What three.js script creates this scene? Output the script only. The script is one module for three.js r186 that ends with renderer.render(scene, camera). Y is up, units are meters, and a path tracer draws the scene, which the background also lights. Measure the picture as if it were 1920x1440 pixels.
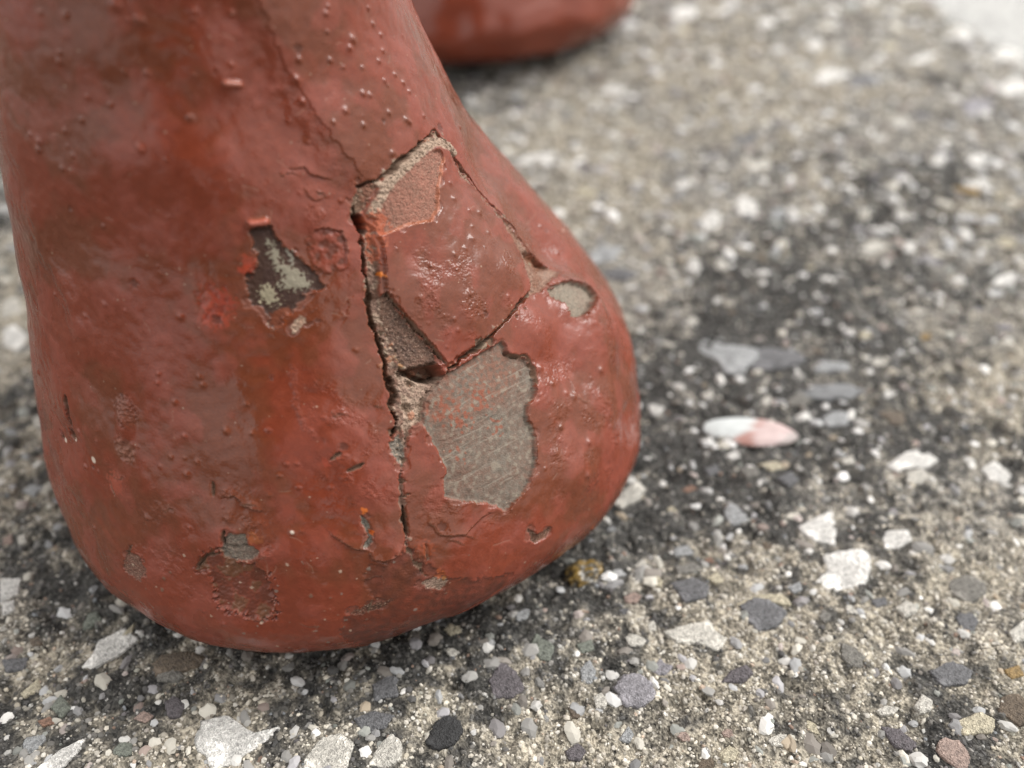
import * as THREE from 'three';
import { MarchingCubes } from 'three/addons/objects/MarchingCubes.js';
import { createNoise3D } from 'simplex-noise';

// ---------------------------------------------------------------- camera, sky, sun, exposure
const scene = new THREE.Scene();
const FOV = 46, PITCH = 40 * Math.PI / 180, EYE = 100;           // eye height in mm above the slab
const camera = new THREE.PerspectiveCamera(FOV, 4 / 3, 0.004, 200);
camera.position.set(0, EYE / 1000, 0);
camera.rotation.set(-PITCH, 0, 0);
camera.focus = 0.105;
camera.userData.fStop = 11.5;

function overcast() {                                             // hazy overcast sky, a little brighter towards the zenith
  const W = 256, H = 128, d = new Float32Array(W * H * 4);
  for (let j = 0; j < H; j++) {
    const el = ((j + 0.5) / H - 0.5) * Math.PI, s = Math.sin(el);
    const L = s > 0 ? 0.5 + 0.62 * s : 0.4 * Math.max(0.4, 1 + 2 * s);
    for (let i = 0; i < W; i++) d.set([L * 1.0, L * 0.99, L * 0.975, 1], (j * W + i) * 4);
  }
  const t = new THREE.DataTexture(d, W, H, THREE.RGBAFormat, THREE.FloatType);
  t.mapping = THREE.EquirectangularReflectionMapping; t.magFilter = THREE.LinearFilter; t.minFilter = THREE.LinearFilter; t.needsUpdate = true;
  return t;
}
scene.background = overcast(); scene.environment = scene.background;
scene.backgroundIntensity = 1.02; scene.environmentIntensity = 1.02;

const sun = new THREE.DirectionalLight(new THREE.Color(1, 0.98, 0.95), 1.6);
sun.position.set(0.98, 1.1, -0.5); sun.target.position.set(0, 0, -0.11);
sun.castShadow = true; sun.shadow.radius = 60;
Object.assign(sun.shadow.camera, { left: -0.6, right: 0.6, top: 0.6, bottom: -0.6, near: 0.1, far: 4 });
scene.add(sun, sun.target);

const renderer = new THREE.WebGLRenderer({ antialias: true });
renderer.toneMapping = THREE.LinearToneMapping;
renderer.toneMappingExposure = 2.1;
renderer.shadowMap.enabled = true;

// ---------------------------------------------------------------- helpers
function rng(seed) { let a = seed >>> 0; return () => { a = (a + 0x6D2B79F5) | 0; let t = Math.imul(a ^ (a >>> 15), 1 | a); t = (t + Math.imul(t ^ (t >>> 7), 61 | t)) ^ t; return ((t ^ (t >>> 14)) >>> 0) / 4294967296; }; }
const rand = rng(7), N3 = createNoise3D(rng(11)), N3b = createNoise3D(rng(12));
const clamp = (x, a = 0, b = 1) => x < a ? a : x > b ? b : x;
const mix = (a, b, t) => a + (b - a) * t;
const step = (a, b, x) => { const t = clamp((x - a) / (b - a)); return t * t * (3 - 2 * t); };
const lin = (hex) => { const c = new THREE.Color(hex); return [c.r, c.g, c.b]; };
const used = {};
const numbered = (n) => { const k = used[n] = (used[n] ?? -1) + 1; return k ? `${n}_${String(k).padStart(3, '0')}` : n; };
const F = 720 / Math.tan(FOV * Math.PI / 360), CP = Math.cos(PITCH), SP = Math.sin(PITCH);
const ray = (px, py) => { const a = (px - 960) / F, b = (720 - py) / F; return [a, -SP + b * CP, -(CP + b * SP)]; };
const ground = (px, py, y = 0) => { const d = ray(px, py), t = (y - EYE) / d[1]; return [d[0] * t, d[2] * t]; };   // mm on the slab
function shadows(o) { o.traverse((m) => { if (m.isMesh) { m.castShadow = true; m.receiveShadow = true; } }); return o; }

// ---------------------------------------------------------------- the foot's form: radii in mm at 24 angles and 11 heights
const YS = [0, 5, 12, 20, 30, 40, 50, 60, 70, 85, 105];
const CX = [-24.5, -24.6, -24.8, -25, -27, -29, -31, -32.7, -34.3, -36.3, -37.7];
const CZ = [-110, -110, -110, -110, -109.3, -108.7, -108, -107.3, -106.7, -105.8, -105.2];
const RT = [
  [47.2, 47.9, 47.5, 46.7, 46.8, 47.8, 48.9, 49.7, 49.4, 48.3, 47.2, 46.3, 45.6, 45, 44.6, 44.3, 44.1, 44, 44, 44.2, 44.5, 44.9, 45.5, 46.2],
  [45.4, 47.1, 47.6, 47.3, 47.6, 48.5, 49.5, 49.9, 48.9, 47.2, 45.5, 44.3, 44, 43.9, 43.8, 43.8, 43.7, 43.7, 43.7, 43.7, 43.7, 43.7, 43.8, 44],
  [43.4, 45, 46.5, 47.1, 47.8, 48.8, 49.6, 49.4, 48, 46, 44.4, 43.3, 42.9, 43.1, 43.3, 43.5, 43.6, 43.6, 43.5, 43.4, 43.2, 43, 42.7, 42.7],
  [41.9, 43, 44, 44.9, 45.6, 46.4, 46.9, 46.6, 45.6, 44.2, 43, 42.1, 41.8, 41.9, 42, 42.1, 42.1, 42, 41.9, 41.6, 41.3, 41, 41, 41.4],
  [36.9, 37.4, 38.2, 39.2, 40.2, 40.9, 41.1, 40.9, 40.4, 39.6, 38.7, 38.1, 38.1, 38.2, 38.4, 38.5, 38.5, 38.4, 38.2, 37.9, 37.6, 37.2, 36.9, 36.8],
  [31.7, 32.2, 32.9, 33.6, 34.2, 34.7, 35, 35.1, 35, 34.8, 34.5, 34.2, 34.3, 34.4, 34.4, 34.3, 34.1, 33.9, 33.5, 33, 32.4, 31.9, 31.5, 31.5],
  [26.6, 27.2, 27.9, 28.6, 29.1, 29.6, 30, 30.4, 30.6, 30.8, 30.8, 30.9, 30.9, 30.8, 30.6, 30.4, 30.1, 29.6, 29.1, 28.4, 27.6, 26.9, 26.4, 26.4],
  [23.5, 23.9, 24.5, 25.2, 25.7, 26.2, 26.7, 27, 27.3, 27.5, 27.5, 27.5, 27.5, 27.4, 27.2, 27, 26.7, 26.3, 25.8, 25.3, 24.6, 24, 23.5, 23.3],
  [21.4, 21.6, 22, 22.5, 22.9, 23.3, 23.5, 23.7, 23.8, 24.1, 24.6, 25.1, 25.4, 25.3, 25.1, 24.9, 24.6, 24.2, 23.9, 23.5, 23, 22.5, 22, 21.6],
  [21.9, 21.9, 21.8, 21.6, 21.4, 21.1, 20.8, 20.5, 20.1, 19.8, 20.1, 20.8, 21.4, 21.7, 21.9, 22, 22.2, 22.2, 22.2, 22.2, 22.1, 22, 21.9, 21.9],
  new Array(24).fill(23),
];
const NR = YS.length, MT = RT.map((_, i) => RT[i].map((_, j) => {       // slopes up the leg
  const a = Math.max(0, i - 1), b = Math.min(NR - 1, i + 1); return (RT[b][j] - RT[a][j]) / (YS[b] - YS[a]);
}));
function aroundOf(table, th) {                                        // periodic Catmull-Rom in the angle
  const x = ((th / (2 * Math.PI) * 24) % 24 + 24) % 24, k = Math.floor(x), s = x - k;
  const a = table[(k + 23) % 24], b = table[k % 24], c = table[(k + 1) % 24], d = table[(k + 2) % 24];
  return b + 0.5 * s * (c - a + s * (2 * a - 5 * b + 4 * c - d + s * (3 * (b - c) + d - a)));
}
const rowOf = (y) => { let i = 0; while (i < NR - 2 && y >= YS[i + 1]) i++; return i; };
const along = (T, y) => { const i = rowOf(y), s = clamp((y - YS[i]) / (YS[i + 1] - YS[i]), 0, 9); return mix(T[i], T[i + 1], Math.min(s, 1)); };
function radius(th, y) {
  const i = rowOf(y), h = YS[i + 1] - YS[i], s = clamp((y - YS[i]) / h), s2 = s * s, s3 = s2 * s;
  return aroundOf(RT[i], th) * (2 * s3 - 3 * s2 + 1) + aroundOf(MT[i], th) * h * (s3 - 2 * s2 + s) + aroundOf(RT[i + 1], th) * (-2 * s3 + 3 * s2) + aroundOf(MT[i + 1], th) * h * (s3 - s2);
}
const ROUND = 13, TUCK = 12, ARC = 20, TOPY = 82, LONG = ARC + TOPY - ROUND;     // rounded under-edge, then the wall up to TOPY
const DEG = Math.PI / 180;
const thetaOf = (u) => (u < 0.03 ? mix(-90, -25, u / 0.03) : u > 0.97 ? mix(205, 270, (u - 0.97) / 0.03) : mix(-25, 205, (u - 0.03) / 0.94)) * DEG;
const uOf = (th) => { let d = th / DEG; while (d < -90) d += 360; while (d >= 270) d -= 360; return d < -25 ? 0.03 * (d + 90) / 65 : d > 205 ? 0.97 + 0.03 * (d - 205) / 65 : 0.03 + 0.94 * (d + 25) / 230; };
function levelOf(w) { const l = w * LONG; if (l < ARC) { const f = l / ARC * Math.PI / 2; return [ROUND * (1 - Math.cos(f)), TUCK * (1 - Math.sin(f))]; } return [ROUND + l - ARC, 0]; }
const wOf = (y) => (y < ROUND ? Math.acos(clamp(1 - y / ROUND, -1, 1)) / (Math.PI / 2) * ARC : ARC + y - ROUND) / LONG;
const insetOf = (y) => { if (y >= ROUND) return 0; const k = (ROUND - y) / ROUND; return TUCK * (1 - Math.sqrt(Math.max(0, 1 - k * k))); };
function surf(u, w, out) {
  const th = thetaOf(u), [y, inset] = levelOf(w), r = radius(th, y) - inset;
  out[0] = along(CX, y) + r * Math.cos(th); out[1] = y; out[2] = along(CZ, y) + r * Math.sin(th); return out;
}
function hit(px, py) {                                                // where a ray meets the smooth form: [u, w]
  const d = ray(px, py), f = (t) => { const x = d[0] * t, y = EYE + d[1] * t, z = d[2] * t; if (y > 104) return 1; if (y < 0) return -1; const ax = x - along(CX, y), az = z - along(CZ, y); return Math.hypot(ax, az) - (radius(Math.atan2(az, ax), y) - insetOf(y)); };
  let a = 40, best = 1e9, bt = 60, b = null;
  for (let t = 40; t < 175; t += 0.5) { const v = f(t); if (v < best) { best = v; bt = t; } if (v < 0) { b = t; a = t - 0.5; break; } }
  if (b === null) b = a = bt;
  for (let k = 0; k < 18; k++) { const m = (a + b) / 2; if (f(m) < 0) b = m; else a = m; }
  const t = (a + b) / 2, y = clamp(EYE + d[1] * t, 0, 104), x = d[0] * t, z = d[2] * t;
  return [uOf(Math.atan2(z - along(CZ, y), x - along(CX, y))), wOf(y)];
}

// ---------------------------------------------------------------- relief, colour and gloss of the foot, computed on its own surface
const TW = 2048, TH = 2048, NT = TW * TH;
const H = new Float32Array(NT), B = new Float32Array(NT), RO = new Float32Array(NT), CR = new Float32Array(NT), CG = new Float32Array(NT), CB = new Float32Array(NT), ID = new Uint8Array(NT);
const PX = new Float32Array(NT), PY = new Float32Array(NT), PZ = new Float32Array(NT);
{
  const q = [0, 0, 0], tab = [], cos = new Float64Array(TW), sin = new Float64Array(TW);
  for (let i = 0; i < NR; i++) { const a = new Float64Array(TW), m = new Float64Array(TW); for (let c = 0; c < TW; c++) { const th = thetaOf((c + 0.5) / TW); a[c] = aroundOf(RT[i], th); m[c] = aroundOf(MT[i], th); cos[c] = Math.cos(th); sin[c] = Math.sin(th); } tab.push([a, m]); }
  for (let r = 0; r < TH; r++) {
    const [y, inset] = levelOf((r + 0.5) / TH), i = rowOf(y), h = YS[i + 1] - YS[i], s = clamp((y - YS[i]) / h), s2 = s * s, s3 = s2 * s, cx = along(CX, y), cz = along(CZ, y);
    const k0 = 2 * s3 - 3 * s2 + 1, k1 = h * (s3 - 2 * s2 + s), k2 = -2 * s3 + 3 * s2, k3 = h * (s3 - s2);
    for (let c = 0; c < TW; c++) { const R = tab[i][0][c] * k0 + tab[i][1][c] * k1 + tab[i + 1][0][c] * k2 + tab[i + 1][1][c] * k3 - inset, n = r * TW + c; PX[n] = cx + R * cos[c]; PY[n] = y; PZ[n] = cz + R * sin[c]; }
  }
}
const noise = (n, k, o = 0) => N3(PX[n] * k + o, PY[n] * k - o, PZ[n] * k + 2 * o);
const noise2 = (n, k, o = 0) => N3b(PX[n] * k + o, PY[n] * k - o, PZ[n] * k + 2 * o);
const tint = (n, c, t) => { CR[n] = mix(CR[n], c[0], t); CG[n] = mix(CG[n], c[1], t); CB[n] = mix(CB[n], c[2], t); };

const PAINT = lin('#763725'), PAINT_B = lin('#633824'), PAINT_C = lin('#844335'), OLD_AND_SHADE = lin('#4a281d'), MORTAR = lin('#8a7163'), SAND = lin('#765c50'), GREY = lin('#766e64'), SOIL = lin('#6a5646'), PALE = lin('#ae9885'), BROWN = lin('#40271b');
for (let n = 0; n < NT; n++) {
  const c = n % TW; if (c < 40 || c > 2008) { CR[n] = PAINT[0]; CG[n] = PAINT[1]; CB[n] = PAINT[2]; RO[n] = 0.25; continue; }
  const a = noise(n, 0.055), b = noise2(n, 0.16, 3), e = noise(n, 0.6, 5), f = noise2(n, 2.4, 9);
  H[n] = 0.28 * noise2(n, 0.09, 21) + 0.07 * b * b + 0.022 * e;
  B[n] = 0.006 * f + 0.008 * e;
  const t = step(-0.25, 0.45, a + 0.35 * noise2(n, 0.31, 8)), t2 = step(0.1, 0.6, b + 0.3 * noise(n, 0.5, 12)), k = 1 + 0.07 * e + 0.06 * f + 0.05 * noise(n, 1.3, 14);
  CR[n] = mix(mix(PAINT[0], PAINT_B[0], t * 0.65), PAINT_C[0], t2 * 0.5) * k; CG[n] = mix(mix(PAINT[1], PAINT_B[1], t * 0.65), PAINT_C[1], t2 * 0.5) * k; CB[n] = mix(mix(PAINT[2], PAINT_B[2], t * 0.65), PAINT_C[2], t2 * 0.5) * k;
  RO[n] = 0.25 + 0.09 * b + 0.06 * e;
}

// traced points become points of the surface; every distance below is in mm on the surface
const tex = ([px, py]) => { const [u, w] = hit(px, py); return [u * TW, w * TH]; };
function frame(pts) {
  let u = 0, w = 0; for (const p of pts) { u += p[0]; w += p[1]; } u /= pts.length; w /= pts.length;
  const c = clamp(Math.round(u), 1, TW - 2), r = clamp(Math.round(w), 1, TH - 2), n = r * TW + c;
  const su = Math.hypot(PX[n + 1] - PX[n - 1], PY[n + 1] - PY[n - 1], PZ[n + 1] - PZ[n - 1]) / 2, a = n + TW, b = n - TW, sw = Math.hypot(PX[a] - PX[b], PY[a] - PY[b], PZ[a] - PZ[b]) / 2;
  return { su, sw, u, w };
}
function smoothClosed(pts, sub = 4) {
  const out = [], L = pts.length;
  for (let i = 0; i < L; i++) { const a = pts[(i + L - 1) % L], b = pts[i], c = pts[(i + 1) % L], d = pts[(i + 2) % L]; for (let k = 0; k < sub; k++) { const s = k / sub, f = (j) => b[j] + 0.5 * s * (c[j] - a[j] + s * (2 * a[j] - 5 * b[j] + 4 * c[j] - d[j] + s * (3 * (b[j] - c[j]) + d[j] - a[j]))); out.push([mix(f(0), mix(b[0], c[0], s), 0.5), mix(f(1), mix(b[1], c[1], s), 0.5)]); } }
  return out;
}
function area(px, margin, ragged, fn, scale = 1.1) {                  // fn(texel, signed distance: below 0 inside)
  const t = smoothClosed(px.map(tex)), { su, sw } = frame(t), p = t.map(([a, b]) => [a * su, b * sw]);
  const us = t.map((a) => a[0]), ws = t.map((a) => a[1]), mu = margin / su, mw = margin / sw;
  const c0 = Math.max(0, Math.floor(Math.min(...us) - mu)), c1 = Math.min(TW - 1, Math.ceil(Math.max(...us) + mu)), r0 = Math.max(0, Math.floor(Math.min(...ws) - mw)), r1 = Math.min(TH - 1, Math.ceil(Math.max(...ws) + mw)), L = p.length;
  for (let r = r0; r <= r1; r++) for (let c = c0; c <= c1; c++) {
    const x = (c + 0.5) * su, y = (r + 0.5) * sw; let d = 1e9, inside = false;
    for (let i = 0, j = L - 1; i < L; j = i++) {
      const ex = p[j][0] - p[i][0], ey = p[j][1] - p[i][1], wx = x - p[i][0], wy = y - p[i][1], s = clamp((wx * ex + wy * ey) / (ex * ex + ey * ey + 1e-12)), dx = wx - ex * s, dy = wy - ey * s; d = Math.min(d, dx * dx + dy * dy);
      if ((p[i][1] > y) !== (p[j][1] > y) && x < (p[j][0] - p[i][0]) * (y - p[i][1]) / (p[j][1] - p[i][1]) + p[i][0]) inside = !inside;
    }
    d = Math.sqrt(d) * (inside ? -1 : 1); const n = r * TW + c;
    if (d < margin) fn(n, d + ragged * (noise(n, scale, 40) * 0.7 + noise2(n, scale * 3.1, 41) * 0.45));
  }
}
function stroke(px, margin, ragged, fn, scale = 1.3) {                // fn(texel, distance, share of the way, side: +1 right of the way)
  const t = px.map(tex), { su, sw } = frame(t), p = t.map(([a, b]) => [a * su, b * sw]), us = t.map((a) => a[0]), ws = t.map((a) => a[1]), mu = margin / su, mw = margin / sw;
  const c0 = Math.max(0, Math.floor(Math.min(...us) - mu)), c1 = Math.min(TW - 1, Math.ceil(Math.max(...us) + mu)), r0 = Math.max(0, Math.floor(Math.min(...ws) - mw)), r1 = Math.min(TH - 1, Math.ceil(Math.max(...ws) + mw)), L = p.length;
  for (let r = r0; r <= r1; r++) for (let c = c0; c <= c1; c++) {
    const n = r * TW + c, x = (c + 0.5) * su + ragged * (noise(n, scale * 0.45, 50) + 0.35 * noise(n, scale * 2.2, 52)), y = (r + 0.5) * sw + ragged * (noise2(n, scale * 0.45, 51) + 0.35 * noise2(n, scale * 2.2, 53)); let d = 1e9, at = 0, side = 1;
    for (let i = 0; i + 1 < L; i++) {
      const ex = p[i + 1][0] - p[i][0], ey = p[i + 1][1] - p[i][1], wx = x - p[i][0], wy = y - p[i][1], s = clamp((wx * ex + wy * ey) / (ex * ex + ey * ey + 1e-12)), dx = wx - ex * s, dy = wy - ey * s, q = dx * dx + dy * dy;
      if (q < d) { d = q; at = (i + s) / (L - 1); side = ex * wy - ey * wx > 0 ? 1 : -1; }
    }
    d = Math.sqrt(d); if (d < margin) fn(n, d, at, side);
  }
}
function spot(px, py, rad, fn) { const [a, b] = tex([px, py]), { su, sw } = frame([[a, b]]), ru = rad / su, rw = rad / sw; for (let r = Math.max(0, Math.floor(b - rw)); r <= Math.min(TH - 1, b + rw); r++) for (let c = Math.max(0, Math.floor(a - ru)); c <= Math.min(TW - 1, a + ru); c++) { const d = Math.hypot((c + 0.5 - a) * su, (r + 0.5 - b) * sw); if (d < rad) fn(r * TW + c, d, (c + 0.5 - a) * su, (r + 0.5 - b) * sw); } }
const sandy = (n) => 0.5 * noise(n, 2.3, 60) + 0.35 * noise2(n, 4.6, 61) + 0.3 * noise(n, 1.0, 62);

// --- large forms: the shin's edge with the hollow beside it, the lobes of the instep, folds
const lump = (px, py, r, h, kx = 1) => spot(px, py, r * Math.max(1, kx), (n, d, x, y) => { const q = Math.hypot(x / kx, y) / r; if (q < 1) H[n] += h * (1 - q * q) ** 2; });
stroke([[455, -60], [500, 40], [545, 140], [600, 220], [655, 300], [700, 350]], 9, 0.3, (n, d, t, s) => { const k = step(0, 0.15, t) * (1 - step(0.85, 1, t)); H[n] += k * (s > 0 ? -0.4 * Math.exp(-(((d - 3) / 2.6) ** 2)) + 0.3 * Math.exp(-((d / 3) ** 2)) : 0.3 * Math.exp(-((d / 3) ** 2))); });
lump(1005, 615, 5, 0.9); lump(1090, 600, 10, 2.7); lump(930, 330, 9, -1.3); lump(1005, 430, 8, -1.4); lump(1040, 480, 5, -0.6); lump(1130, 680, 9, 0.8); lump(1120, 760, 8, 0.6); lump(880, 520, 11, 0.6); lump(905, 480, 4.5, 0.35); lump(800, 545, 4, 0.3); lump(950, 520, 4, 0.3); lump(850, 620, 4, 0.25); lump(930, 420, 3, 0.25); lump(1015, 740, 5, 0.5); lump(1090, 860, 6, 0.5); lump(650, 830, 6, 0.4); lump(300, 330, 10, 0.5); lump(480, 250, 9, -0.4); lump(200, 600, 9, 0.4); lump(1090, 560, 5, 0.5);
stroke([[60, 350], [85, 470], [130, 560], [150, 640]], 5, 0.3, (n, d, t) => { H[n] += 0.35 * Math.sin(Math.PI * t) * Math.exp(-((d / 1.6) ** 2)); });
lump(235, 790, 3.4, 0.9, 0.5); lump(600, 480, 5, -0.4); lump(420, 980, 5, 0.35); lump(620, 150, 5, -0.3);

// --- rough and blistered zones of the coat
const rough = (px, amp, scale, edge = 3) => area(px, edge, 1, (n, d) => { const t = step(edge * 0.5, -edge, d), g = step(-0.35, 0.55, noise(n, scale * 0.4, 73)); const v = noise2(n, scale, 70), v2 = noise(n, scale * 2.3, 71), w = 1 - Math.abs(v); H[n] += amp * t * (g * (0.55 * w * w * w + 0.3 * v2) + 0.45 * noise2(n, scale * 0.45, 74)); B[n] += amp * 0.2 * t * g * noise(n, scale * 5, 72); RO[n] += 0.05 * t; }, 0.4);
rough([[550, 690], [640, 720], [735, 760], [740, 860], [750, 960], [650, 960], [590, 900], [570, 800]], 0.16, 0.9);
rough([[960, 600], [1130, 600], [1180, 760], [1170, 880], [1060, 960], [1015, 900], [1020, 760]], 0.17, 0.55);
rough([[730, 450], [960, 440], [980, 540], [860, 660], [760, 590]], 0.17, 0.6);
rough([[400, 900], [480, 920], [520, 1010], [510, 1090], [420, 1000]], 0.2, 0.9, 2);
rough([[880, 400], [980, 400], [1080, 470], [1150, 600], [1050, 530], [960, 430]], 0.12, 0.8, 2);
rough([[760, 830], [830, 860], [830, 930], [960, 960], [900, 1010], [800, 1000], [765, 900]], 0.12, 0.7, 2);
rough([[270, 900], [350, 960], [420, 1120], [330, 1130], [230, 1050]], 0.1, 0.6);
rough([[480, 330], [620, 340], [660, 520], [560, 430]], 0.09, 0.7, 2);

// --- areas where the coat has come away: recessed, gritty, matt
let nextId = 1; const PARTS = [{ name: 'foot', label: 'painted foot with a cracked wedge and bare patches' }];
const part = (name, label) => { PARTS.push({ name, label }); return nextId++; };
function bare(px, { depth = 0.45, color = GREY, second = SAND, ragged = 0.18, grit = 0.13, id = 0, rough = 0.88, lip = 0.1, soft = 0.13, scale, calm = 1 }) {
  area(px, 1.2, ragged, (n, d) => {
    const t = step(soft, -soft, d), g = sandy(n);
    if (d > 0) { const ter = step(0.02, 0.1, 0.75 * step(-0.1, 0.7, noise(n, 0.45, 180)) - d); if (ter > 0) { H[n] -= 0.14 * ter; tint(n, lin('#76483a'), 0.5 * ter); RO[n] += 0.22 * ter; } H[n] += lip * Math.exp(-d / 0.35) * (0.6 + 0.6 * noise(n, 0.7, 80)); return tint(n, PALE, 0.16 * step(0.2, 0.02, d) * step(-0.2, 0.4, noise2(n, 1.1, 83))); }
    H[n] = mix(H[n], H[n] * 0.6 - depth + grit * g, t); B[n] = mix(B[n], calm * (0.05 * noise(n, 4, 81) + 0.02 * noise2(n, 8, 82)), t);
    const m = clamp(0.5 + 0.45 * noise2(n, 0.22, 84) + 0.3 * noise(n, 1.1, 85) + 0.25 * noise2(n, 3.4, 89)), v = 1 + calm * (0.3 * noise(n, 3.2, 86) + 0.3 * noise2(n, 6.5, 87)), c = [0, 1, 2].map((k) => mix(color[k], second[k], m) * v);
    tint(n, c, t); const sp = noise2(n, 4.2, 88); if (sp > 0.62) tint(n, PALE, 0.55 * t * calm); if (sp < -0.68) tint(n, SOIL, 0.5 * t * calm);
    RO[n] = mix(RO[n], rough, t); if (d < 0 && id) ID[n] = id;
  }, scale);
}
const line = (px, half, depth, color, { ragged = 0.14, id = 0, taper = true, share = 0.8 } = {}) => stroke(px, half * 3 + 0.6, ragged, (n, d, t) => {
  const w = half * (taper ? Math.min(1, 0.35 + 3 * Math.min(t, 1 - t)) : 1) * (0.8 + 0.75 * noise(n, 0.28, 90)), q = step(w * 1.7, w * 0.25, d);
  H[n] -= depth * q; const q2 = step(w * 2.1, w * 1.1, d); if (q2 > 0.02) { RO[n] = mix(RO[n], 0.92, q2); tint(n, color, share * q2); B[n] += 0.03 * q * noise2(n, 6, 91); if (id && q > 0.5) ID[n] = id; }
});
const rimline = (px, h, reach = 2.2) => stroke(px, reach, 0.16, (n, d, t, s) => { const e = Math.min(1, 6 * Math.min(t, 1 - t)); if (s < 0) { H[n] += h * e * Math.exp(-d / (reach * 0.4)); if (d < 0.14) tint(n, PALE, 0.1 * e); } else H[n] -= h * 0.35 * e * Math.exp(-d / 0.25); });

// older coat near the sole, mostly shade painted into its colour, and thin flaking edges
area([[690, 1062], [720, 1056], [765, 1030], [800, 1055], [850, 1085], [905, 1085], [960, 1075], [930, 1110], [860, 1152], [760, 1190], [650, 1200], [640, 1172], [655, 1150], [700, 1122], [682, 1092]], 1, 0.5, (n, d) => { const t = step(0.08, -0.08, d); H[n] -= 0.12 * t; tint(n, OLD_AND_SHADE, (0.5 + 0.3 * noise(n, 0.8, 94)) * t); RO[n] += 0.1 * t; B[n] += 0.012 * t * noise(n, 3, 95); });
area([[380, 1040], [420, 1030], [445, 1050], [480, 1062], [505, 1085], [516, 1140], [510, 1158], [480, 1162], [452, 1150], [420, 1142], [400, 1112], [394, 1076], [368, 1066]], 1.6, 0.8, (n, d) => { const t = step(0.15, -0.15, d), g = noise2(n, 1.3, 96); if (d > 0) H[n] += 0.12 * Math.exp(-d / 0.3); const g2 = noise(n, 0.35, 98); H[n] += t * (-0.3 + 0.12 * g * step(-0.2, 0.5, g2) + 0.05 * noise(n, 2.7, 97)); tint(n, lin('#5a4630'), 0.6 * t * step(0.0, 0.5, g2 + 0.4 * g)); tint(n, BROWN, 0.5 * t * step(0.3, -0.3, g2 + 0.4 * g)); RO[n] = mix(RO[n], 0.36, t); });
const iDamp = part('bare_patch', 'brown worn hollow low on the rounded front');
area([[380, 1040], [420, 1030], [445, 1050], [480, 1062], [505, 1085], [516, 1140], [510, 1158], [480, 1162], [452, 1150], [420, 1142], [400, 1112], [394, 1076], [368, 1066]], 0.9, 0.8, (n, d) => { if (d < 0) ID[n] = iDamp; });
rimline([[612, 995], [640, 1015], [670, 1030], [690, 1032]], 0.22); rimline([[690, 1030], [700, 1048], [722, 1053], [745, 1040], [758, 1022]], 0.3);
rimline([[805, 960], [808, 985], [830, 1005], [870, 1000], [905, 970], [940, 958]], 0.2); rimline([[835, 1008], [870, 1002], [890, 1012]], 0.14);
rimline([[672, 1090], [700, 1082], [715, 1080], [720, 1100]], 0.12); rimline([[455, 1160], [485, 1165], [515, 1152], [518, 1110]], 0.15);
rimline([[580, 440], [600, 430], [640, 432], [650, 470], [648, 505]], 0.28); rimline([[540, 318], [570, 312], [585, 330], [625, 335]], 0.2); rimline([[570, 350], [578, 368], [590, 375], [620, 368]], 0.14);
rimline([[640, 580], [650, 560], [656, 575], [650, 592], [640, 580]], 0.1); rimline([[410, 935], [440, 930], [460, 950], [500, 960]], 0.25); rimline([[1060, 700], [1075, 745], [1100, 760]], 0.12); rimline([[1130, 560], [1150, 610], [1160, 680], [1150, 720]], 0.05, 4);

const iLow = part('bare_patch', 'grey sanded patch of bare mortar below the loose plate'), iTan = part('mortar_fill', 'pale sandy mortar at the foot of the crack'), iPlate = part('loose_plate', 'cracked wedge of red-brown coat standing proud of the foot'), iUp = part('bare_patch', 'sandy pinkish corner of the wedge with its paint gone'), iStrip = part('bare_patch', 'dark gritty strip along the left edge of the wedge'), iRight = part('mortar_fill', 'gritty mortar in the right-hand crack'), iSmall = part('bare_patch', 'small pale grey chip on the lobe beside the wedge'), iBottle = part('bare_patch', 'brown chip with grey and cream specks left of the crack'), iCrack = part('crack', 'open crack running down the side of the foot'), iRidge = part('mortar_fill', 'pale crumbly ridge along the top left of the wedge'), iChip = part('bare_patch', 'small grey slivers where paint flaked near the sole');
// the wedge stands a little proud
area([[820, 262], [842, 290], [872, 330], [902, 362], [932, 402], [962, 442], [985, 500], [991, 543], [965, 571], [944, 600], [900, 640], [852, 672], [836, 684], [800, 642], [770, 612], [740, 572], [722, 545], [718, 500], [716, 460], [702, 432], [706, 400], [722, 368], [742, 338], [772, 308], [800, 284]], 0.8, 0.26, (n, d) => { const t = step(0.12, -0.12, d); H[n] += 0.5 * t; if (d < 0) ID[n] = iPlate; });
bare([[834, 704], [870, 684], [905, 661], [942, 640], [953, 664], [985, 672], [1000, 695], [1001, 740], [988, 765], [990, 785], [1003, 806], [1006, 850], [1000, 892], [975, 932], [952, 958], [925, 946], [880, 941], [835, 932], [833, 902], [838, 880], [822, 846], [806, 816], [792, 796], [776, 800], [790, 752]], { depth: 0.6, id: iLow, grit: 0.03, calm: 0.4, color: lin('#6c6359'), second: lin('#6b5246') });
area([[836, 706], [905, 664], [945, 650], [975, 690], [960, 740], [900, 770], [850, 800], [805, 800], [795, 760]], 1.5, 1.2, (n, d) => { if (ID[n] === iLow) tint(n, lin('#7d5444'), 0.6 * step(1, -1.2, d) * step(-0.5, 0.3, noise(n, 1.4, 103))); }, 0.5);
area([[838, 706], [905, 664], [1000, 700], [1004, 850], [952, 955], [840, 930], [800, 800]], 0.3, 0, (n, d) => { if (ID[n] === iLow) { const q = noise2(n, 0.9, 104); H[n] += 0.03 * q + 0.05 * noise(n, 0.45, 105); if (q > 0.35) tint(n, lin('#8a8071'), 0.5 * step(0.35, 0.7, q)); if (q < -0.4) tint(n, lin('#564a40'), 0.5 * step(-0.4, -0.7, q)); } });
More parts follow.
